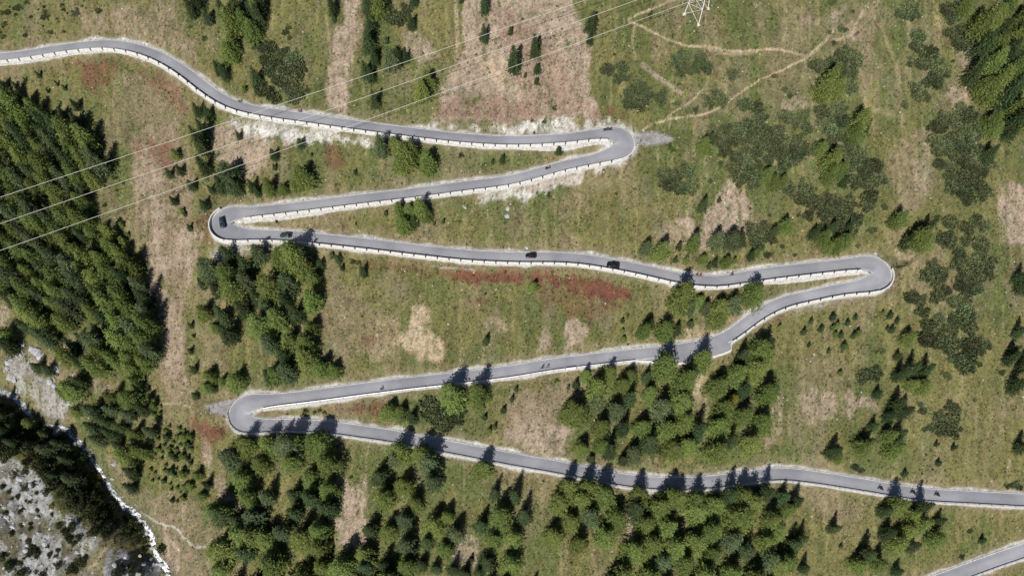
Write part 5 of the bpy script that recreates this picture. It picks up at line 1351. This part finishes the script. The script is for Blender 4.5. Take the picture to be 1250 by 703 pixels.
def ring_wheel(parent, x, r, wd, name='wheel'):
    sec = [(r - wd, 0), (r - wd * .3, -wd * .6), (r, 0), (r - wd * .3, wd * .6)]
    rg = [[(q * math.cos(a), o, q * math.sin(a)) for q, o in sec] for a in np.linspace(0, 2 * math.pi, 21)[:-1]]
    w = MB().rings(rg + [rg[0]], cap=False).build(name, M['tyre'], parent, True, loc=(x, 0, r))
    mb = MB()
    for k in range(8): a = k * math.pi / 4; mb.tube((0, 0, 0), ((r - wd) * math.cos(a), 0, (r - wd) * math.sin(a)), .012, n=4)
    mb.build('spokes', M['rim'], w)
def bicycle(loc, an, pitch, label, frame):
    b = thing('bicycle', label, 'bicycle', loc, an, 'bicycles on the pass road'); b.rotation_euler[1] = pitch
    ring_wheel(b, .52, .34, .035); ring_wheel(b, -.50, .34, .035)
    f = MB()
    for p, q in [((-.50, 0, .34), (-.06, 0, .28)), ((-.06, 0, .28), (-.22, 0, .88)), ((-.50, 0, .34), (-.19, 0, .80)), ((-.19, 0, .80), (.36, 0, .84)), ((-.06, 0, .28), (.37, 0, .78)), ((.35, 0, .92), (.52, 0, .34))]: f.tube(p, q, .02)
    f.build('frame', M[frame], b)
    MB().tube((-.36, 0, .92), (-.10, 0, .93), .07, .03).build('saddle', M['tyre'], b)
    MB().tube((.42, -.24, .97), (.42, .24, .97), .018).tube((.36, 0, .92), (.42, 0, .97), .02).build('handlebar', M['tyre'], b)
    MB().tube((-.06, -.12, .28), (.02, -.12, .08), .015).tube((-.06, .12, .28), (.0, .12, .22), .015).tube((-.06, -.12, .28), (-.06, .12, .28), .03).build('pedals', M['rim'], b)
    return b
def motorcycle(loc, an, pitch, label, paint):
    b = thing('motorcycle', label, 'motorcycle', loc, an, 'motorcycles on the pass road'); b.rotation_euler[1] = pitch
    ring_wheel(b, .74, .33, .11); ring_wheel(b, -.72, .33, .14)
    MB().rings([[(x, -w, z0), (x, w, z0), (x, w * .8, z1), (x, -w * .8, z1)] for x, w, z0, z1 in [(-.45, .10, .35, .62), (-.15, .17, .26, .72), (.2, .18, .26, .76), (.48, .10, .42, .82)]]).build('engine', M['signback'], b)
    MB().rings([[(x, w * math.cos(a), z + w * .75 * math.sin(a)) for a in np.arange(8) * .7854] for x, w, z in [(-.10, .10, .80), (.05, .17, .86), (.30, .17, .90), (.46, .08, .90)]]).build('tank', M[paint], b, True)
    MB().rings([[(x, -w, z), (x, w, z), (x, w * .8, z + .10), (x, -w * .8, z + .10)] for x, w, z in [(-.85, .07, .86), (-.60, .13, .78), (-.20, .13, .74), (-.08, .09, .76)]]).build('seat', M['tyre'], b)
    MB().tube((.52, .10, .98), (.74, .10, .33), .035).tube((.52, -.10, .98), (.74, -.10, .33), .035).build('fork', M['rim'], b)
    MB().tube((.48, -.36, 1.03), (.48, .36, 1.03), .02).build('handlebar', M['tyre'], b)
    MB().tube((.58, 0, .88), (.70, 0, .88), .09, .11, 10).build('headlight', M['lamp'], b)
    MB().rings([[(.60, -.17, .95), (.60, .17, .95), (.63, .17, .95), (.63, -.17, .95)], [(.44, -.13, 1.22), (.44, .13, 1.22), (.46, .13, 1.22), (.46, -.13, 1.22)]]).build('windshield', M['glass'], b)
    MB().tube((-.1, -.19, .30), (-.85, -.22, .45), .05, .07, 8).build('exhaust', M['rim'], b)
    MB().box((-.95, -.10, .66), (-.86, .10, .74)).build('tail_light', M['redlamp'], b)
    for s in (1, -1): MB().box((-.88, s * .30 - .12, .46), (-.45, s * .30 + .12, .80)).build('pannier', M['signback'], b)
    return b
RID = {}
def rider(px, py, heading, moto, cloth, helm, what, paint='blue_cloth', ang=None):
    loc, an, pitch = road_pose(px, py, heading)
    if ang is not None: an = ang
    if moto: motorcycle(loc, an, pitch, 'dark touring motorcycle ' + what, paint)
    else: bicycle(loc, an, pitch, 'slim racing bicycle ' + what, paint)
    key = (cloth, moto)
    if key not in RID: RID[key] = rider_mesh('rider', cloth, moto)
    me, hd = RID[key]
    p = link('person', me, loc=loc, rot=(0, pitch, an))
    word = {'dark_cloth': 'dark', 'blue_cloth': 'blue', 'red_cloth': 'red', 'white_cloth': 'white'}[cloth]
    tag(p, f"rider in {word} {what}", 'person', 'riders on the pass road')
    helmet(p, hd, helm)
rider(744.3, 159.2, 1, True, 'dark_cloth', 'tyre', 'entering the first hairpin, front of a pair')
rider(739.5, 159.8, 1, True, 'dark_cloth', 'signback', 'entering the first hairpin, following another')
rider(669, 206.3, -1, True, 'dark_cloth', 'white_cloth', 'alone on the second road run', 'signback')
rider(293, 125.5, -1, False, 'dark_cloth', 'white_cloth', 'climbing the long bend of the highest run')
rider(366.5, 137.4, -1, False, 'red_cloth', 'tyre', 'on the highest road run below dwarf pines', 'red_cloth')
rider(652, 164.5, -1, False, 'dark_cloth', 'tyre', 'on the verge side of the highest run, before the first hairpin')
rider(850, 337.2, 1, False, 'red_cloth', 'tyre', 'beside a tree shadow on the third road run, first of two', 'red_cloth')
rider(854.5, 337.3, 1, False, 'red_cloth', 'dark_cloth', 'beside a tree shadow on the third road run, second of two', 'signback')
rider(893, 336.3, 1, False, 'dark_cloth', 'tyre', 'alone on the third road run towards the third hairpin')
rider(466.3, 475.6, 1, False, 'dark_cloth', 'tyre', 'alone on the fifth road run', 'signback')
rider(661.8, 449.6, -1, False, 'dark_cloth', 'tyre', 'leading the close pair on the fifth road run')
rider(668.2, 448.9, -1, False, 'blue_cloth', 'white_cloth', 'trailing in the close pair on the fifth road run', 'white_cloth')
rider(736.5, 574.2, 1, False, 'dark_cloth', 'tyre', 'at the upper verge of the low road run')
rider(1074, 596.6, -1, True, 'dark_cloth', 'tyre', 'leading three on the low road run')
rider(1113.6, 601.6, -1, True, 'dark_cloth', 'tyre', 'between two tree shadows on the low road run')
rider(1143, 604.4, -1, True, 'dark_cloth', 'tyre', 'last of three on the low road run')

# ---------------------------------------------------------------- roadside signs and posts at the hairpins
def sign(px, py, label, face=None, hgt=2.0, panel=(0.55, 0.4)):
    x, y, z = [float(v) for v in on_surface(px, py, ground)]
    i = int(np.argmin((R[:, 0] - x) ** 2 + (R[:, 1] - y) ** 2))
    d = math.hypot(R[i, 0] - x, R[i, 1] - y)
    need = hw[i] + 0.95
    if d < need:
        ux, uy = (x - R[i, 0]) / (d + 1e-6), (y - R[i, 1]) / (d + 1e-6)
        x, y = R[i, 0] + ux * need, R[i, 1] + uy * need; z = float(ground(np.array(x), np.array(y)))
    s = thing('hairpin_sign', label, 'sign', (x, y, z), math.atan2(R[i, 1] - y, R[i, 0] - x), 'signs at the hairpins')
    MB().tube((0, 0, -.5), (0, 0, hgt), .05, n=8).build('pole', M['signback'], s)
    MB().box((-.03, -panel[0], hgt - panel[1] * 1.6), (.03, panel[0], hgt)).build('panel', M['signback'], s)
for px, py, l in [(781, 175.5, 'dark sign post where the gravel pull-in meets the first hairpin'), (767, 193, 'dark sign post on the outer wall of the first hairpin'), (258.5, 275, 'dark sign post on the outside of the second hairpin'),
                  (1095, 328.5, 'dark sign post on the outer edge of the third hairpin'), (1077, 353, 'dark sign post at the wall below the third hairpin'), (277, 509, 'dark sign post on the outer curve of the fourth hairpin'), (257.5, 501.5, 'dark sign post on the grey gravel pull-in')]:
    sign(px, py, l)
